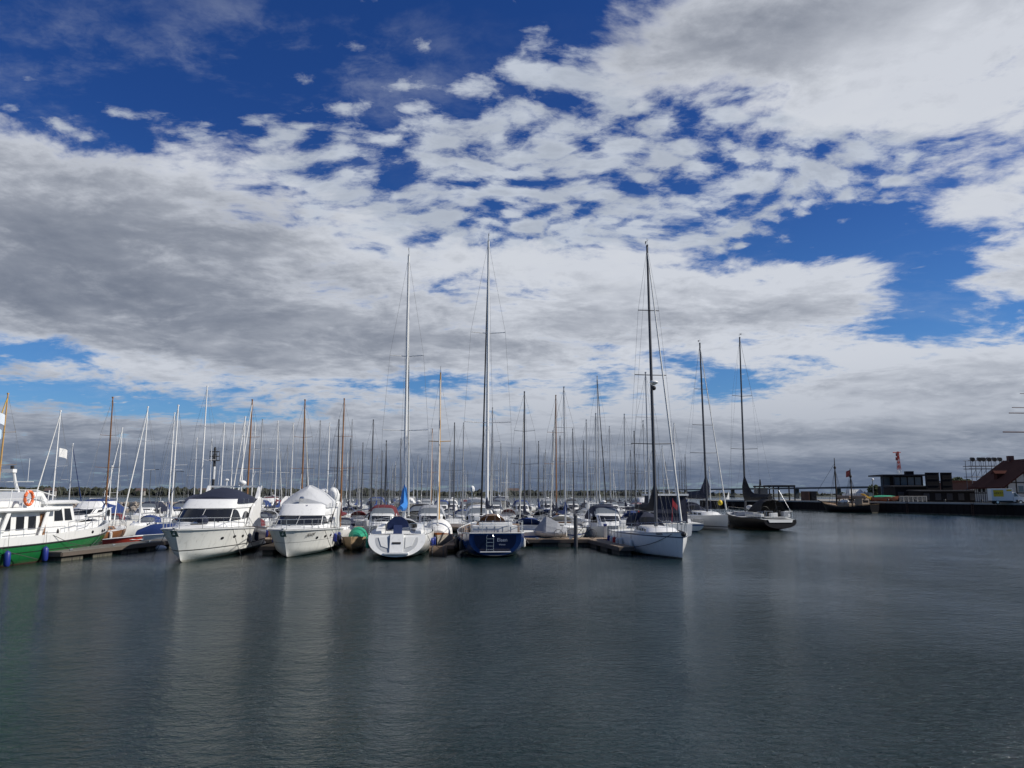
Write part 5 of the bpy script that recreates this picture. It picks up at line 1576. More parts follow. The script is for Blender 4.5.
sp = [(z_of(651, 444, 52.2) - z0) / (mz - z0), (z_of(649, 375, 52.2) - z0) / (mz - z0), (z_of(647, 310, 52.2) - z0) / (mz - z0)]
mo = rig(r_, .85, z0, mz, 3.5, (5.75, 1.65), (-5.8, 1.3), 1.4, DARKM, sp, .125, .86, .008, SAILW, .075)
zr_ = z_of(654, 384, 52)
b = B(); box(b, .9, 1.2, -.12, .12, zr_ - .08, zr_ - .02); ellipsoid(b, (1.2, 0, zr_ + .08), (.3, .3, .14), 12, 8); part('radome', b, WHITEM, mo, smooth_=True)
b = B(); ellipsoid(b, (1.15, 0, zr_ - .3), (.16, .16, .16), 10, 8); part('deck_light', b, BLACK, mo)
boom(r_, .80, 2.75, 4.4, BLACKC, ALU, 1.75, .09, .26, 3.2)
rail(r_, S3, .03, .93, .62, .05, .014, 9)
b = B()
for s in (1, -1):
    tube(b, [(4.9, s * .62, 2.15), (5.8, s * .25, 2.25), (6.05, 0, 2.25)], .02, 5); tube(b, [(4.9, s * .62, 1.5), (4.9, s * .62, 2.15)], .02, 5); tube(b, [(5.7, s * .22, 1.6), (5.8, s * .25, 2.25)], .02, 5)
part('pulpit', b, STEEL, r_, smooth_=True)
b = B(); tube(b, [(5.3, 0, 1.68), (6.2, 0, 1.62), (6.15, 0, 1.35)], .045, 6); ellipsoid(b, (6.1, 0, 1.5), (.22, .16, .16), 10, 8); part('anchor', b, BLACK, r_)
for t, m in ((.60, WHITEF), (.47, WHITEF), (.40, WHITEF), (.33, mat('red_fender', (.45, .03, .03), .5)), (.24, WHITEF), (.14, BLUEF)):
    p = S3.side(t, .62, .13, -1); fender(r_, p, m, .62, .13, .75)
for t in (.5, .3): p = S3.side(t, .62, .13, 1); fender(r_, p, WHITEF, .62, .13, .75)
b = B(); p0 = S3.side(.93, 1.45, .01, -1); p1 = Vector((.6, -2.5, .5))
tube(b, [p0.lerp(p1, t) - Vector((0, 0, .55 * 4 * t * (1 - t) * .6)) for t in [i / 10 for i in range(11)]], .02, 5); part('mooring_line', b, ROPED, r_)
for s in (-1,):
    p = S3.side(.86, 1.40, .012, s); q = S3.side(.80, 1.40, .012, s); tx = (q - p).normalized() * -1; tx = (p - q).normalized()
    up = Vector((0, 0, 1)); nn = tx.cross(up).normalized()
    if nn.y * s < 0: tx = -tx; nn = -nn
    M = Matrix((tx, nn.cross(tx), nn)).transposed().to_4x4(); M.translation = S3.side(.85, 1.42, .025, s)
    text('PARADIS', .16, BLP, r_, M)
b = B(); box(b, -5.9, -5.55, -.7, -.1, 1.45, 1.95, bev=.08); part('liferaft', b, WHITEC, r_)
b = B(); tube(b, [(-5.9, .9, 1.4), (-6.3, .95, 2.7)], .02, 5); panel(b, [(-6.15, .93, 2.2), (-6.30, .95, 2.65), (-5.9, 1.1, 2.3), (-5.95, 1.05, 1.95)], .01); part('ensign', b, RED, r_)

# ------------------------------------------------------------------ pale yacht with navy cover further out
HP = hull_mat('pale_yacht_hull', (.66, .65, .60), (.42, .41, .37), -.6, .18, (.30, .42, (.14, .14, .14)), streak=.1)
r_ = thing('cruising_yacht', 'pale grey yacht with a navy sail cover and sprayhood, beside the black racing yacht', 'sailboat', (21.9, 90.7, 0), R(-77.3))
S4 = Hull(13.2, [(0, 1.5), (.15, 1.85), (.45, 2.05), (.7, 1.6), (.88, .8), (1, 0)], [(0, 1.4), (.5, 1.42), (1, 1.66)], [(0, .05), (.2, -.2), (.5, -.5), (.85, -.4), (1, -.15)], sect_round(2.8, 1.5), rake=.25, ns=24, nu=10)
part('hull', S4.bm(), HP, r_, smooth_=True)
b = B(); S4.deck(drop=0, inset=.05, bm=b); part('deck', b, DECKW, r_)
coachroof(r_, -2.2, 4.0, .62, 1.2, 1.42, .5, nwin=3)
sprayhood(r_, -2.2, 1.8, 1.3, 1.15, 2.3, NAVYC)
mz = z_of(700.2, 342.8, 89); z0 = 1.9
sp = [(z_of(705, 453, 89) - z0) / (mz - z0), (z_of(702, 425, 89) - z0) / (mz - z0), (z_of(701, 389, 89) - z0) / (mz - z0)]
rig(r_, 1.75, z0, mz, 3.8, (6.2, 1.7), (-6.2, 1.4), 1.45, DARKM, sp, .14, .9, .009, SAILW, .085)
boom(r_, 1.7, 3.35, 5.0, NAVYC, ALU, 1.9, .1, .55, 4.0)
rail(r_, S4, .03, .97, .62, .05, .014, 9)
b = B(); ellipsoid(b, (-5.9, 1.0, 2.0), (.2, .5, .5), 8, 8); part('horseshoe_buoy', b, mat('yellow_buoy', (.7, .5, .02), .6), r_)
fender(r_, S4.side(.35, .8, .13, -1), WHITEF)
b = B(); ellipsoid(b, (4.9, 0, 2.95), (.26, .26, .3), 10, 8); tube(b, [(4.9, 0, 3.2), (4.9, 0, 4.3)], .012, 4); part('anchor_ball', b, MATS['yellow_buoy'], r_, smooth_=True)

# ------------------------------------------------------------------ black racing yacht
r_ = thing('racing_yacht', 'black racing yacht with an open white cockpit and black sail cover', 'sailboat', (27.75, 90.5, 0), R(99.8))
S5 = Hull(13.2, [(0, 1.85), (.15, 2.0), (.4, 2.1), (.65, 1.75), (.85, .9), (1, 0)], [(0, 1.15), (.15, 1.3), (.5, 1.35), (1, 1.75)], [(0, .22), (.1, .0), (.4, -.45), (.8, -.4), (1, -.1)], sect_round(2.4, 1.4), rake=.35, trake=-.2, ns=26, nu=10)
part('hull', S5.bm(), H_BLACK, r_, smooth_=True)
b = B(); S5.deck(t0=.0, drop=.0, inset=.1, bm=b); part('deck', b, GREYD, r_)
b = B(); panel(b, [(-6.69, -1.3, .86), (-6.69, 1.3, .86), (-6.64, 1.45, 1.14), (-6.64, -1.45, 1.14)], .03); part('open_transom', b, DECKW, r_)
b = B(); box(b, -6.0, -2.0, -1.35, 1.35, 1.37, 1.44); part('cockpit_sole', b, DECKW, r_)
b = B()
for s in (1, -1): box(b, -5.6, -2.0, s * 1.55 - .2, s * 1.55 + .2, 1.4, 1.75, bev=.05)
part('coaming', b, DECKW, r_)
for s in (1, -1):
    b = B(); tube(b, [(-4.9, s * .85 + .55 * math.cos(k * math.pi / 9), 2.0 + .55 * math.sin(k * math.pi / 9)) for k in range(18)], .022, 5, close=True); part('wheel', b, BLACK, r_)
    b = B(); box(b, -5.0, -4.7, s * .85 - .12, s * .85 + .12, 1.44, 2.1, bev=.03); part('binnacle', b, BLACK, r_)
for (x, y, sx_, sy_, z1, m, nm) in ((-3.6, .5, .5, .35, 1.9, DECKW, 'winch_block'), (-3.4, -.6, .45, .3, 1.95, BLACK, 'winch_block'), (-5.5, .2, .25, .4, 1.85, WHITEC, 'sail_bag'), (-5.4, -1.2, .3, .3, 2.0, GREYC, 'sail_bag')):
    b = B(); box(b, x - sx_, x + sx_, y - sy_, y + sy_, 1.445, z1, bev=.06); part(nm, b, m, r_)
coachroof(r_, -1.6, 4.0, .6, 1.3, 1.45, .4, m=GREYD)
b = B(); ellipsoid(b, (-.2, .2, 2.35), (.75, .35, .28), 12, 8); part('sail_bag', b, WHITEC, r_)
mz = z_of(739, 337.7, 91.5); z0 = 1.85
sp = [(z_of(742, 449, 91.5) - z0) / (mz - z0), (z_of(741, 396, 91.5) - z0) / (mz - z0)]
rig(r_, 1.35, z0, mz, 4.0, (6.4, 1.8), (-6.3, 1.3), 1.45, DARKM, sp, .13, .85, .009)
boom(r_, 1.3, 3.2, 6.2, BLACKC, DARKM, 2.3, .12, .42, 2.6)
sprayhood(r_, -3.6, 1.9, 1.5, 1.5, 3.0, BLACKC, win=False, name='cockpit_tent')
rail(r_, S5, .05, .97, .62, .05, .014, 9)
b = B(); P_ = [(-5.2, 1.85, 2.0), (-6.3, 1.6, 2.05), (-6.35, .7, 2.05), (-6.35, -.7, 2.05), (-6.3, -1.6, 2.05), (-5.2, -1.85, 2.0)]
for q in (P_[:3], P_[3:]): tube(b, q, .02, 5)
for x, y, z in P_: tube(b, [(x, y, 1.3), (x, y, z)], .02, 5)
tube(b, [(-6.2, -1.5, 2.0), (-4.6, -1.1, 4.3), (-3.8, 0, 4.6)], .03, 5); part('pushpit', b, STEEL, r_)
fender(r_, S5.side(.75, .6, .13, 1), WHITEF, .8, .17)

# ------------------------------------------------------------------ classic yacht with spruce mast, seen between sloop and blue yacht
r_ = thing('classic_yacht', 'small varnished yacht under a white cover with a golden spruce mast', 'sailboat', (-5.35, 57.0, 0), R(-86))
HCL = mat('cream_painted_hull', (.60, .55, .46), .35, var=.1, stripe=[(-.6, .25, (.10, .035, .02)), (1.12, 1.3, (.30, .10, .035))])
S6 = Hull(7.4, [(0, .75), (.3, 1.02), (.55, 1.1), (.8, .75), (1, 0)], [(0, 1.1), (.5, 1.0), (1, 1.3)], [(0, .2), (.3, -.3), (.7, -.4), (1, .1)], sect_round(1.9, 1.2), rake=1.1, ns=20, nu=9)
part('hull', S6.bm(), HCL, r_, smooth_=True)
b = B(); S6.deck(drop=0, inset=.04, bm=b); part('deck', b, WOOD, r_)
b = B(); loft(b, [[Vector((x, w_ * math.cos(a), 1.05 + h_ * math.sin(a) ** .8)) for a in [math.pi * k / 10 for k in range(11)]] for x, w_, h_ in ((-3.2, .8, .5), (-1.5, 1.0, .95), (.4, 1.0, 1.1), (1.6, .85, .7), (2.6, .5, .35))]); part('cover', b, WHITEC, r_, smooth_=True)
mz = z_of(441.3, 373.6, 56.7); rig(r_, .6, 1.5, mz, 2.0, (3.4, 1.35), (-3.5, 1.2), 1.15, OCHRE, (.55,), .085, .8, .006, SAILW, .06, wind=True)
o = thing('mooring_buoy', 'rusty tan barrel shaped mooring buoy floating beside the classic yacht', 'buoy', (-4.75, 50.6, 0)); b = B(); tube(b, [(-.55, 0, .18), (.55, 0, .18)], .42, 14); part('body', b, mat('rusty_buoy', (.13, .09, .06), .8, var=.4), o, smooth_=True)
b = B()
for x in (-.35, .35): tube(b, [(x, .43 * math.cos(k * math.pi / 8), .18 + .43 * math.sin(k * math.pi / 8)) for k in range(16)], .03, 5, close=True)
part('hoop', b, DARKM, o)

# green-covered dory between the cruiser and the sloop
r_ = thing('covered_dory', 'small tan boat half covered by a bright green tarpaulin', 'boat', (-11.3, 56.0, 0), R(-84))
S7 = Hull(4.6, [(0, .7), (.5, .85), (.8, .6), (1, 0)], [(0, .75), (1, 1.0)], [(0, .1), (.5, -.15), (1, .2)], sect_chine(.7, .85, .5), rake=.5, ns=14, nu=7)
part('hull', S7.bm(), mat('tan_hull', (.42, .30, .18), .5, var=.2), r_, smooth_=True)
b = B(); S7.deck(drop=.15, inset=.05, bm=b); part('deck', b, TANC, r_)
b = B(); loft(b, [[Vector((x, .2 + w_ * math.cos(a), .7 + h_ * math.sin(a))) for a in [math.pi * k / 8 for k in range(9)]] for x, w_, h_ in ((-2.2, .6, .7), (-1, .72, .85), (.3, .6, .6), (1.2, .3, .25))]); part('tarpaulin', b, GREENC, r_, smooth_=True)
fender(r_, (1.0, -.95, .7), NAVYC, .8, .2, .2)

# small boats behind the left finger pontoon
def open_boat(loc, rz, L, Bm, label, hm, cm, nm='open_boat', hh=.7):
    r = thing(nm, label, 'boat', loc, rz); h = Hull(L, [(0, Bm * .45), (.5, Bm * .5), (.8, Bm * .35), (1, 0)], [(0, .65), (1, .95)], [(0, -.1), (.5, -.2), (1, .2)], sect_chine(.7, .88, .5), rake=.6, ns=14, nu=7)
    part('hull', h.bm(), hm, r, smooth_=True)
    b = B()
    for sd in (1, -1): tube(b, [h.pt(lerp(0, .99, i / 14), 0, sd) for i in range(15)], .04, 5)
    part('rub_rail', b, GEL, r)
    b = B(); loft(b, [[Vector((x * L, w_ * Bm * math.cos(a), .62 + h_ * hh * math.sin(a) ** .8)) for a in [math.pi * k / 10 for k in range(11)]] for x, w_, h_ in ((-.48, .43, .5), (-.3, .47, .9), (0, .47, 1.0), (.2, .4, .7), (.42, .12, .3))]); part('cover', b, cm, r, smooth_=True)
    return r


open_boat((-25.9 - 1.2, 62.6, 0), R(8), 5.4, 2.1, 'launch under a bright royal blue cover behind the walkway end', HW_NAVY, ROYALC, hh=1.0)
open_boat((-30.2, 61.5, -.25), R(5), 3.2, 1.5, 'red and white inflatable dinghy lying beside the trawler bow', mat('red_tube', (.5, .05, .03), .5), WHITEC, 'inflatable_dinghy', .15)
# floating white fender buoys at the finger pontoon
o = thing('float_buoy', 'white bottle shaped buoy hanging on the finger pontoon edge', 'buoy', (-24.75, 55.3, .12)); b = B(); ellipsoid(b, (0, 0, 0), (.42, .2, .2), 12, 8); part('body', b, WHITEF, o, smooth_=True)
b = B(); tube(b, [(.42, 0, 0), (.55, 0, .0), (.55, 0, .35)], .015, 4); part('rope', b, ROPED, o)

# yellow marker buoy and far sails
for i, (px, nm) in enumerate(((686, 'tiny white dinghy sail far off, the one before the bridge piers by the pale yacht'), (728.5, 'tiny white dinghy sail far off, the one beyond the black yacht bow'), (806, 'tiny white sail far off beyond the quay head'))):
    Y = 420; c = at_y(px, 496, Y); o = thing('sailing_dinghy', nm, 'dinghy', (c.x, Y, 0), R(30))
    hh = Hull(4.5, [(0, .6), (.5, .75), (1, 0)], [(0, .5), (1, .7)], [(0, 0), (1, 0)], sect_round(), ns=8, nu=4); part('hull', hh.bm(), GEL, o)
    b = B(); tube(b, [(.6, 0, .5), (.5, 0, 5.6)], .05, 5); part('mast', b, ALU, o)
    b = B(); panel(b, [(.5, 0, 1.0), (-1.8, 0, 1.1), (.45, 0, 5.4)], .02); part('sail', b, WHITEC, o)

# ------------------------------------------------------------------ old ketch against the far quay
KX, KY, KA = 73.0, 169.5, R(111)
r_ = thing('old_ketch', 'old black ketch with two dark masts moored against the far quay', 'sailing ship', (KX, KY, 0), KA)
HK = Hull(15, [(0, 1.2), (.3, 2.0), (.6, 2.1), (.85, 1.4), (1, 0)], [(0, 1.7), (.5, 1.2), (1, 2.1)], [(0, -.2), (1, -.2)], sect_round(), rake=1.2, ns=18, nu=7)
part('hull', HK.bm(), H_BLACK, r_, smooth_=True); part('deck', HK.deck(), TEAK, r_)
b = B()
for sd in (1, -1): tube(b, [HK.pt(lerp(0, .99, i / 14), 0, sd) + Vector((0, 0, .12)) for i in range(15)], .07, 5)
part('rub_rail', b, mat('ochre_trim', (.25, .18, .08), .6), r_)
b = B(); box(b, -5.2, -3.2, -1, 1, 1.2, 2.9, bev=.05); part('wheelhouse', b, mat('dull_ketch_paint', (.25, .2, .15), .7), r_)
b = B(); box(b, -1.5, 2.0, -.9, .9, 1.2, 1.9, bev=.05); part('hatch_house', b, MATS['dull_ketch_paint'], r_)
b = B(); panel(b, [(-5.22, -.7, 2.1), (-5.22, .7, 2.1), (-5.22, .7, 2.6), (-5.22, -.7, 2.6)], .02); part('window', b, GLASS, r_)
b = B(); ellipsoid(b, (.4, .3, 2.25), (1.3, .6, .4), 10, 6); part('tender', b, WHITEC, r_, smooth_=True)
b = B(); tube(b, [(7, 0, 2.0), (10.5, 0, 3.0)], .12, 6, .06); part('bowsprit', b, TIMB, r_)
dx_, dy_ = math.cos(KA), math.sin(KA)
for (px, py) in ((834.2, 458), (850, 468.5)):
    k = (px - 512) / 769; xl = (k * KY * 1.0 - KX) / (dx_ - k * dy_)
    for _ in range(4):
        q = at_y(px, py, KY + xl * dy_); xl = (q.x - KX) / dx_ * .5 + xl * .5
    xl = max(-6.2, min(6.5, xl)); q = at_y(px, py, KY + xl * dy_)
    b = B(); tube(b, [(xl, 0, 1), (xl, 0, q.z * .7), (xl, 0, q.z)], .2, 8, .07); ellipsoid(b, (xl, 0, q.z * .82), (.28, .28, .35), 8, 6); mo = part('mast', b, TIMB, r_)
    bl = min(4.2, xl + 7.4)
    b = B(); tube(b, [(xl - .1, 0, 2.8), (xl - bl, 0, 3.2)], .1, 6); part('boom', b, TIMB, r_)
    b = B(); loft(b, [[Vector((xl - .3 - s_ * (bl - .4), .22 * math.cos(a), 3.2 + .35 * math.sin(a))) for a in [k_ * math.pi / 4 for k_ in range(8)]] for s_ in (0, .3, .6, .95)]); part('furled_sail', b, TANC, r_)
    b = B()
    for s in (-1, 1): tube(b, [(xl - .4, s * 1.9, 1.3), (xl, 0, q.z * .8)], .035, 4); tube(b, [(xl + .5, s * 1.9, 1.3), (xl, 0, q.z * .8)], .035, 4)
    tube(b, [(10.2 if px < 840 else xl + 2, 0, 2.9), (xl, 0, q.z * .9)], .035, 4); part('rigging', b, BLACK, r_)
    if px > 840:
        b = B(); panel(b, [(xl, 0, q.z - .3), (xl, 0, q.z - 1.7), (xl + 1.2, .1, q.z - 1.9), (xl + 1.1, .1, q.z - .6)], .02); part('flag', b, RED, mo)
c = at_y(858, 497, 190); r_ = thing('laid_up_launch', 'white rounded launch standing ashore behind the old ketch', 'boat', (c.x, 190, 2.9), R(5))
hh = Hull(7, [(0, 1.1), (.5, 1.3), (.8, .8), (1, 0)], [(0, 1.1), (1, 1.4)], [(0, .1), (.6, -.1), (1, .2)], sect_chine(), rake=.7, ns=12, nu=6); part('hull', hh.bm(), GEL, r_, smooth_=True)
b = B(); loft(b, [plan_ring(1.6, -2.6, .8, 1, 1.1, .6, 6), plan_ring(.7, -2.5, .7, .9, 2.1, .5, 6)]); part('cabin', b, GEL, r_)
b = B(); band(b, plan_ring(1.6, -2.6, .8, 1, 1.1, .6, 6), plan_ring(.7, -2.5, .7, .9, 2.1, .5, 6), .5, 5.5, .4, .85); part('windscreen', b, GLASS, r_)
b = B()
for x in (-1.8, 1.4): box(b, x - .15, x + .15, -1.1, 1.1, -.8, .25)
box(b, -1.65, 1.25, -.1, .1, -.7, -.5); part('cradle', b, TIMB, r_)

# ------------------------------------------------------------------ the marina behind: one yacht per mast that shows
# (picture position of the masthead, mast colour, furled headsail or None, sail cover, berth distance or 0 for free)
MASTS = [
    (8.2, 393.7, 'o', 'y', 'w', 60), (60.7, 411, 'w', 'w', 'w', 66), (72.9, 443.8, 'w', 'r', 'b', 0), (112.8, 397.5, 'v', 0, 'w', 66), (122.4, 428, 'w', 'w', 'g', 0),
    (112, 466, 'w', 0, 'w', 0), (148, 407, 'w', 'w', 'w', 0), (174.7, 413, 'w', 0, 'b', 0), (178.4, 405.5, 'w', 0, 'w', 0), (197, 438, 'w', 0, 'n', 0), (207.4, 386.4, 'w', 0, 'n', 0),
    (212, 439, 'w', 0, 'g', 0), (224.5, 423, 'w', 0, 'n', 0), (234.5, 423, 'w', 0, 'w', 0), (245.3, 417, 'w', 'w', 'b', 0), (252.4, 400, 'v', 'w', 'w', 0), (255.5, 423, 'w', 0, 'n', 0),
    (262.6, 419.6, 'a', 0, 'g', 0), (278, 421, 'w', 'w', 'n', 0), (272.8, 460, 'a', 0, 'n', 0), (281, 452, 'a', 0, 'b', 0), (287.8, 445.6, 'a', 0, 'n', 0), (293.4, 423.8, 'w', 0, 'g', 0),
    (305, 400, 'v', 'w', 'n', 0), (308, 456, 'd', 0, 'n', 0), (320.4, 421, 'a', 0, 'n', 0), (329.7, 423, 'w', 0, 'b', 0), (335, 465, 'd', 0, 'n', 0), (339, 420, 'd', 'w', 'n', 0),
    (344.3, 399, 'v', 0, 'r', 0), (350.7, 439, 'd', 0, 'n', 0), (352.3, 419.6, 'a', 0, 'g', 0), (358, 458, 'a', 'w', 'b', 0), (363, 443, 'd', 0, 'n', 0), (373.4, 420, 'd', 0, 'n', 0),
    (377.5, 455.7, 'a', 0, 'b', 0), (382.2, 451, 'd', 0, 'n', 0), (386.4, 441, 'd', 'n', 'z', 0), (392.8, 463, 'a', 0, 'n', 0), (401, 439, 'd', 0, 'n', 0), (413.8, 469, 'w', 'w', 'n', 0),
    (418, 455.7, 'a', 0, 'b', 0), (427.4, 468, 'a', 0, 'r', 0), (432.3, 429, 'v', 'a', 'n', 0), (449.8, 448, 'a', 0, 'n', 0), (454.6, 423, 'd', 0, 'n', 0), (465.9, 475, 'w', 0, 'n', 0), (463.5, 423, 'a', 0, 'g', 0),
    (492.5, 408, 'a', 'w', 'n', 0), (500.9, 444, 'a', 0, 'g', 0), (507, 452, 'w', 'w', 'n', 0), (519.5, 448, 'a', 0, 'n', 0), (524.4, 392, 'd', 'a', 'n', 0), (538.6, 441.6, 'd', 0, 'b', 0),
    (545.5, 450, 'a', 0, 'n', 0), (552.8, 431, 'a', 0, 'n', 0), (555.8, 395.5, 'v', 'w', 'n', 0), (560, 436, 'd', 0, 'g', 0), (563.8, 387.3, 'a', 0, 'b', 0), (567, 465, 'a', 0, 'n', 0), (572.7, 429, 'd', 0, 'n', 0),
    (583.3, 440.7, 'd', 0, 'n', 0), (586.2, 420, 'a', 0, 'w', 0), (595.7, 413.7, 'a', 0, 'n', 0), (597.1, 376.4, 'a', 'd', 'n', 0), (609.3, 426.5, 'a', 0, 'n', 0), (613, 468, 'w', 'w', 'g', 0), (624.3, 414.3, 'a', 0, 'n', 0),
    (634, 431.4, 'd', 0, 'n', 0), (643, 421, 'a', 0, 'b', 0), (645.4, 372.7, 'a', 0, 'n', 66), (662, 446, 'a', 'w', 'n', 0), (674, 423.4, 'w', 0, 'n', 0), (709, 467, 'w', 0, 'n', 104),
]
MC = {'o': (OCHRE, 'golden'), 'v': (WOOD, 'varnished'), 'w': (WHITEM, 'white'), 'a': (ALU, 'grey'), 'd': (DARKM, 'dark')}
COV = {'w': WHITEC, 'n': NAVYC, 'b': ROYALC, 'g': GREYC, 'r': REDC, 'z': AZURE}
CVN = {'w': 'white', 'n': 'navy', 'b': 'blue', 'g': 'grey', 'r': 'maroon', 'z': 'azure'}
FUR = {'w': SAILW, 'y': mat('yellow_sail', (.6, .38, .05), .8), 'r': ROYALC, 'n': NAVYC, 'a': SAILW, 'd': BLACKC}
ROWS = [66.5, 74.5, 86.5, 96.5, 109.0, 120.5, 133.0, 144.5, 157.0, 166]
ZONES = [(95, 'behind the trawler'), (160, 'behind the walkway end'), (262, 'behind the navy canopied motor yacht'), (360, 'behind the grey canopied cruiser'), (440, 'behind the white sloop'),
         (535, 'behind the blue yacht'), (600, 'behind the covered dinghy and bicycles'), (690, 'behind the yacht with black cover'), (2000, 'behind the pale grey yacht')]
ORD = ['first', 'second', 'third', 'fourth', 'fifth', 'sixth', 'seventh', 'eighth', 'ninth', 'tenth', 'eleventh', 'twelfth', 'thirteenth', 'fourteenth', 'fifteenth', 'sixteenth', 'seventeenth', 'eighteenth', 'nineteenth', 'twentieth']
taken = {y: [] for y in ROWS}
rf = random.Random(11)


def free(Y, x, gap):
    return all(abs(x - q) >= gap for q in taken[Y])


# berths kept for particular craft
KEEP = []
cnt = {}
for (tx, ty, mc, fu, cv, fixed) in sorted(MASTS, key=lambda m: -m[5]):
    best = None
    for Y in ROWS:
        if fixed and abs(Y - fixed) > 12 and fixed != 104: continue
        q = at_y(tx, ty, Y)
        if q.z > (17.5 if fixed else 15.5) or q.z < 6.0: continue
        if q.x < -52 and Y > 100: continue
        if not free(Y, q.x, 3.7): continue
        s = abs(q.z - (12.0 if ty < 440 else 10.0)) + (0 if not fixed else -100)
        if best is None or s < best[0]: best = (s, Y, q)
    if fixed == 104: best = (0, 104, at_y(tx, ty, 104)); taken.setdefault(104, [])
    if fixed == 60: best = (0, 66.5, at_y(tx, ty, 66.5))
    if best is None:
        for Y in ROWS:
            q = at_y(tx, ty, Y)
            if free(Y, q.x, 3.0) and 5 < q.z < 19: best = (0, Y, q); break
    if best is None: continue
    _, Y, q = best; taken[Y].append(q.x)
    KEEP.append((tx, ty, mc, fu, cv, Y, q))
HULLS = [HW_NAVY, HW_BLUE, HW_RED, HW_NAVY, HW_GREY, HW_NAVY, H_NAVY, HW_BLUE]
HN_ = {HW_NAVY.name: 'white', HW_BLUE.name: 'white', HW_RED.name: 'white', HW_GREY.name: 'grey', H_NAVY.name: 'navy', H_WOOD.name: 'wooden'}
for (tx, ty, mc, fu, cv, Y, q) in sorted(KEEP, key=lambda k: k[0]):
    zone = next(n for x, n in ZONES if tx < x)
    k = cnt[(zone, mc)] = cnt.get((zone, mc), 0) + 1
    hm = H_WOOD if mc in 'ov' and rf.random() < .5 else HULLS[rf.randrange(len(HULLS))]
    size = 0 if q.z < 9.5 else 1 if q.z < 12.5 else 2
    away = rf.random() < .45
    L = (8.5, 10.0, 11.5)[size]; rz = R(90 + 4.5) if away else R(-85.5)
    sgn = 1 if away else -1
    Hm = q.z
    hood = [NAVYC, NAVYC, GREYC, ROYALC, WHITEC, None, REDC][rf.randrange(7)]
    # mast foot sits at local x = .08 L; the raked masthead is .018 H aft of it
    dxl = .08 * L - .018 * Hm; ox = q.x - math.cos(rz) * dxl; oy = Y - math.sin(rz) * dxl
    lab = 'yacht with %s tall %s mast from the trawler, %s' % (ORD[k - 1], MC[mc][1], zone)
    fleet_sailboat((ox, oy, 0), rz, lab, 'yachts moored in rows in the marina', Hm, hm, MC[mc][0], COV[cv], FUR[fu] if fu else None, hood, size, wood=(hm is H_WOOD), fr=.075 if fu in ('w', 'y', 'r', 'd') else .05)

# far, short masts: nothing tells these apart
far = 0
for i in range(170):
    tx = rf.uniform(95, 690); Y = rf.choice((172, 181, 190, 200, 210, 222, 234, 246)); 
    if tx < 275: continue
    ty = rf.uniform(449, 474); q = at_y(tx, ty, Y)
    if not all(abs(q.x - a) > 3.6 for a in taken.setdefault(Y, [])): continue
    taken[Y].append(q.x); far += 1
    fleet_sailboat((q.x, Y, 0), R(94.5 if rf.random() < .5 else -85.5), 'distant yacht with a short bare mast at the far pontoons of the marina', 'distant yachts at the far pontoons',
                   min(q.z, 14), HULLS[rf.randrange(6)], (WHITEM, ALU, DARKM, DARKM, ALU)[rf.randrange(5)], COV[rf.choice('wnbg')], None, None, 0)

# motor cruisers filling berths
HOODS = [(NAVYC, 'navy'), (WHITEC, 'white'), (GREYC, 'grey'), (ROYALC, 'blue'), (REDC, 'maroon'), (NAVYC, 'navy'), (BLACKC, 'black')]
RN = {66.5: 'first', 74.5: 'second', 86.5: 'third', 96.5: 'fourth', 109.0: 'fifth', 120.5: 'sixth', 133.0: 'seventh'}
fixedc = [(-12.35, 66.5, 4), (1.2, 66.5, 0), (-20.2, 66.5, 3), (-16.2, 66.5, 1), (13.2, 66.5, 0)]
for Y in list(RN):
    xs = []
    lim = {66.5: (-46, 9.0), 74.5: (-46, 14), 86.5: (-47, 17), 96.5: (-48, 20), 109.0: (-50, 23), 120.5: (-50, 25), 133.0: (-50, 28)}[Y]
    x = lim[0]
    while x < lim[1]:
        if free(Y, x, 3.5): xs.append((x, None)); taken[Y].append(x); x += 3.8
        x += .35
    if Y == 66.5: xs = [(x, next((hd for (fx, fy, hd) in fixedc if abs(fx - x) < 2.0), None)) for x, _ in xs]
    for k, (x, hd) in enumerate(xs):
        hd = HOODS[hd if hd is not None else rf.randrange(7)]
        size = rf.choice((0, 0, 1, 1, 2)) if Y > 70 else rf.choice((0, 1, 1))
        fly = size == 2
        away = rf.random() < .4
        lab = 'motor cruiser with %s hood, %s cruiser from the trawler in the %s row' % (hd[1], ORD[min(k, 19)], RN[Y])
        fleet_cruiser((x, Y, 0), R(94.5 if away else -85.5), lab, 'motor cruisers moored among the yachts', rf.choice((HW_NAVY, HW_NAVY, HW_BLUE, HW_GREY, H_NAVY)), hd[0], size, fly, arch=rf.random() < .5)

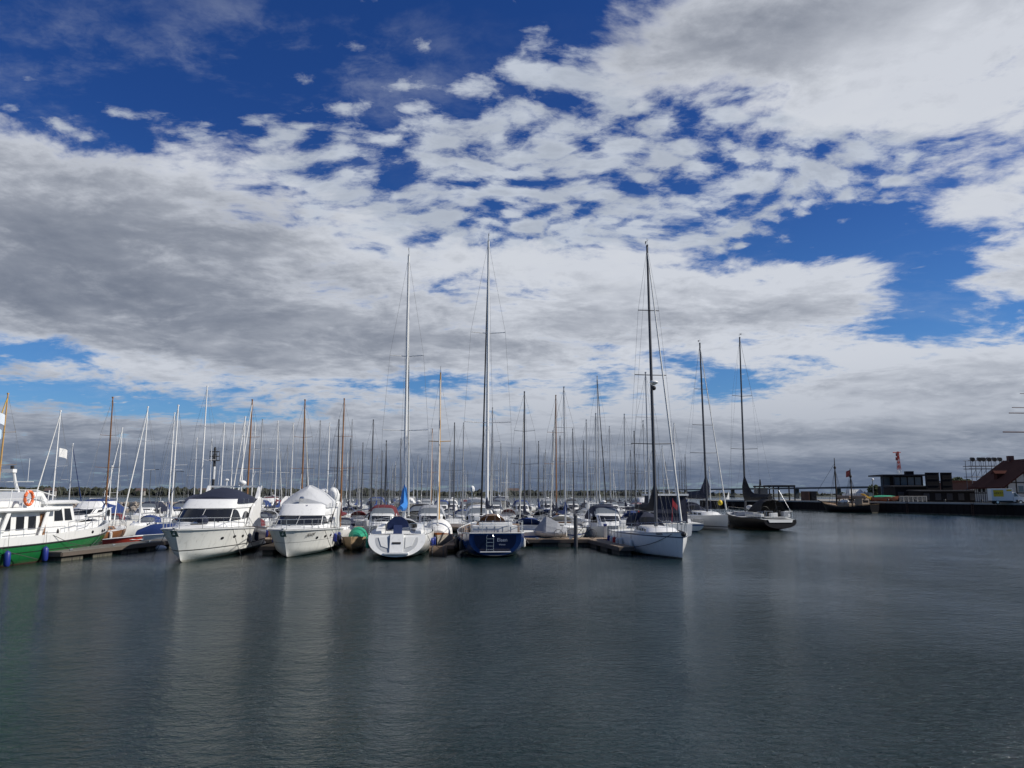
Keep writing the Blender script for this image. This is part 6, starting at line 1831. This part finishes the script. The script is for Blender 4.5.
# cruiser with a long dark window band behind the bow-out yacht
r_ = thing('saloon_cruiser', 'saloon cruiser with a white roof over a dark canvas rear curtain', 'motorboat', (13.9, 73.5, 0), R(94))
h = Hull(10, [(0, 1.6), (.5, 1.75), (.8, 1.3), (1, 0)], [(0, 1.3), (1, 1.7)], [(0, -.3), (1, 0)], sect_chine(), rake=.9, ns=14, nu=8); part('hull', h.bm(), HW_NAVY, r_, smooth_=True); part('deck', h.deck(), DECKW, r_)
ra = plan_ring(1.8, -4.2, 1.3, 1.45, 1.25, .5, 6); rb = plan_ring(1.0, -4.0, 1.25, 1.4, 3.75, .5, 6); b = B(); loft(b, [ra, rb]); c = part('cabin', b, NAVYC, r_)
b = B(); band(b, ra, rb, .2, 5.8, .45, .94, .016, 12); part('window', b, GLASS, c)
b = B(); panel(b, [(-4.21, -1.3, 2.2), (-4.21, 1.3, 2.2), (-4.06, 1.25, 3.7), (-4.06, -1.25, 3.7)], .03); part('rear_curtain', b, NAVYC, c)
b = B(); loft(b, [plan_ring(1.6, -4.5, 1.4, 1.5, 3.75, .5, 6), plan_ring(1.6, -4.5, 1.4, 1.5, 3.92, .5, 6)]); part('roof', b, GEL, r_)
b = B(); tube(b, [(-4.9, .2, 1.3), (-5.4, .2, 3.5)], .025, 5); panel(b, [(-5.38, .2, 3.4), (-5.27, .2, 2.9), (-5.05, -.25, 2.45), (-5.15, -.3, 2.9)], .015); part('ensign', b, mat('red_ensign', (.35, .03, .04), .8), r_)

# flags on the golden-masted yacht and ensign near the trawler
def flag(px, py, Y, w, hgt, m, label, m2=None, rot=0.0):
    c = at_y(px, py, Y); r = thing('signal_flag', label, 'flag', c, rot)
    b = B(); rows = []
    for i in range(9):
        u = i / 8; y = .10 * math.sin(u * 7) * u; rows.append([b.verts.new((u * w, y, -v * hgt - .25 * u * u * hgt)) for v in (0, .33, .66, 1)])
    for i in range(8):
        for k in range(3): b.faces.new((rows[i][k], rows[i + 1][k], rows[i + 1][k + 1], rows[i][k + 1]))
    f = part('cloth', b, m, r, smooth_=True)
    b = B(); tube(b, [(0, 0, .1), (0, 0, -hgt - .6)], .015, 4); part('halyard', b, ROPE, r)
    if m2:
        b = B(); ellipsoid(b, (w * .45, .07, -hgt * .5), (w * .2, .03, hgt * .22), 10, 6); part('emblem', b, m2, f)


flag(59.5, 448, 66, .85, .75, WHITEC, 'white flag with a dark emblem flying from a stay behind the trawler', DARKM, R(70))
flag(-9, 411, 58, 1.2, .8, mat('pale_blue_flag', (.62, .68, .74), .8), 'pale blue flag flying on the halyard of the golden masted yacht', mat('flag_blue', (.05, .12, .4), .8), R(70))
flag(-10, 427, 58, 1.0, .7, mat('sky_blue_flag', (.45, .60, .72), .8), 'lower sky blue flag on the same halyard as the pale blue one', None, R(70))
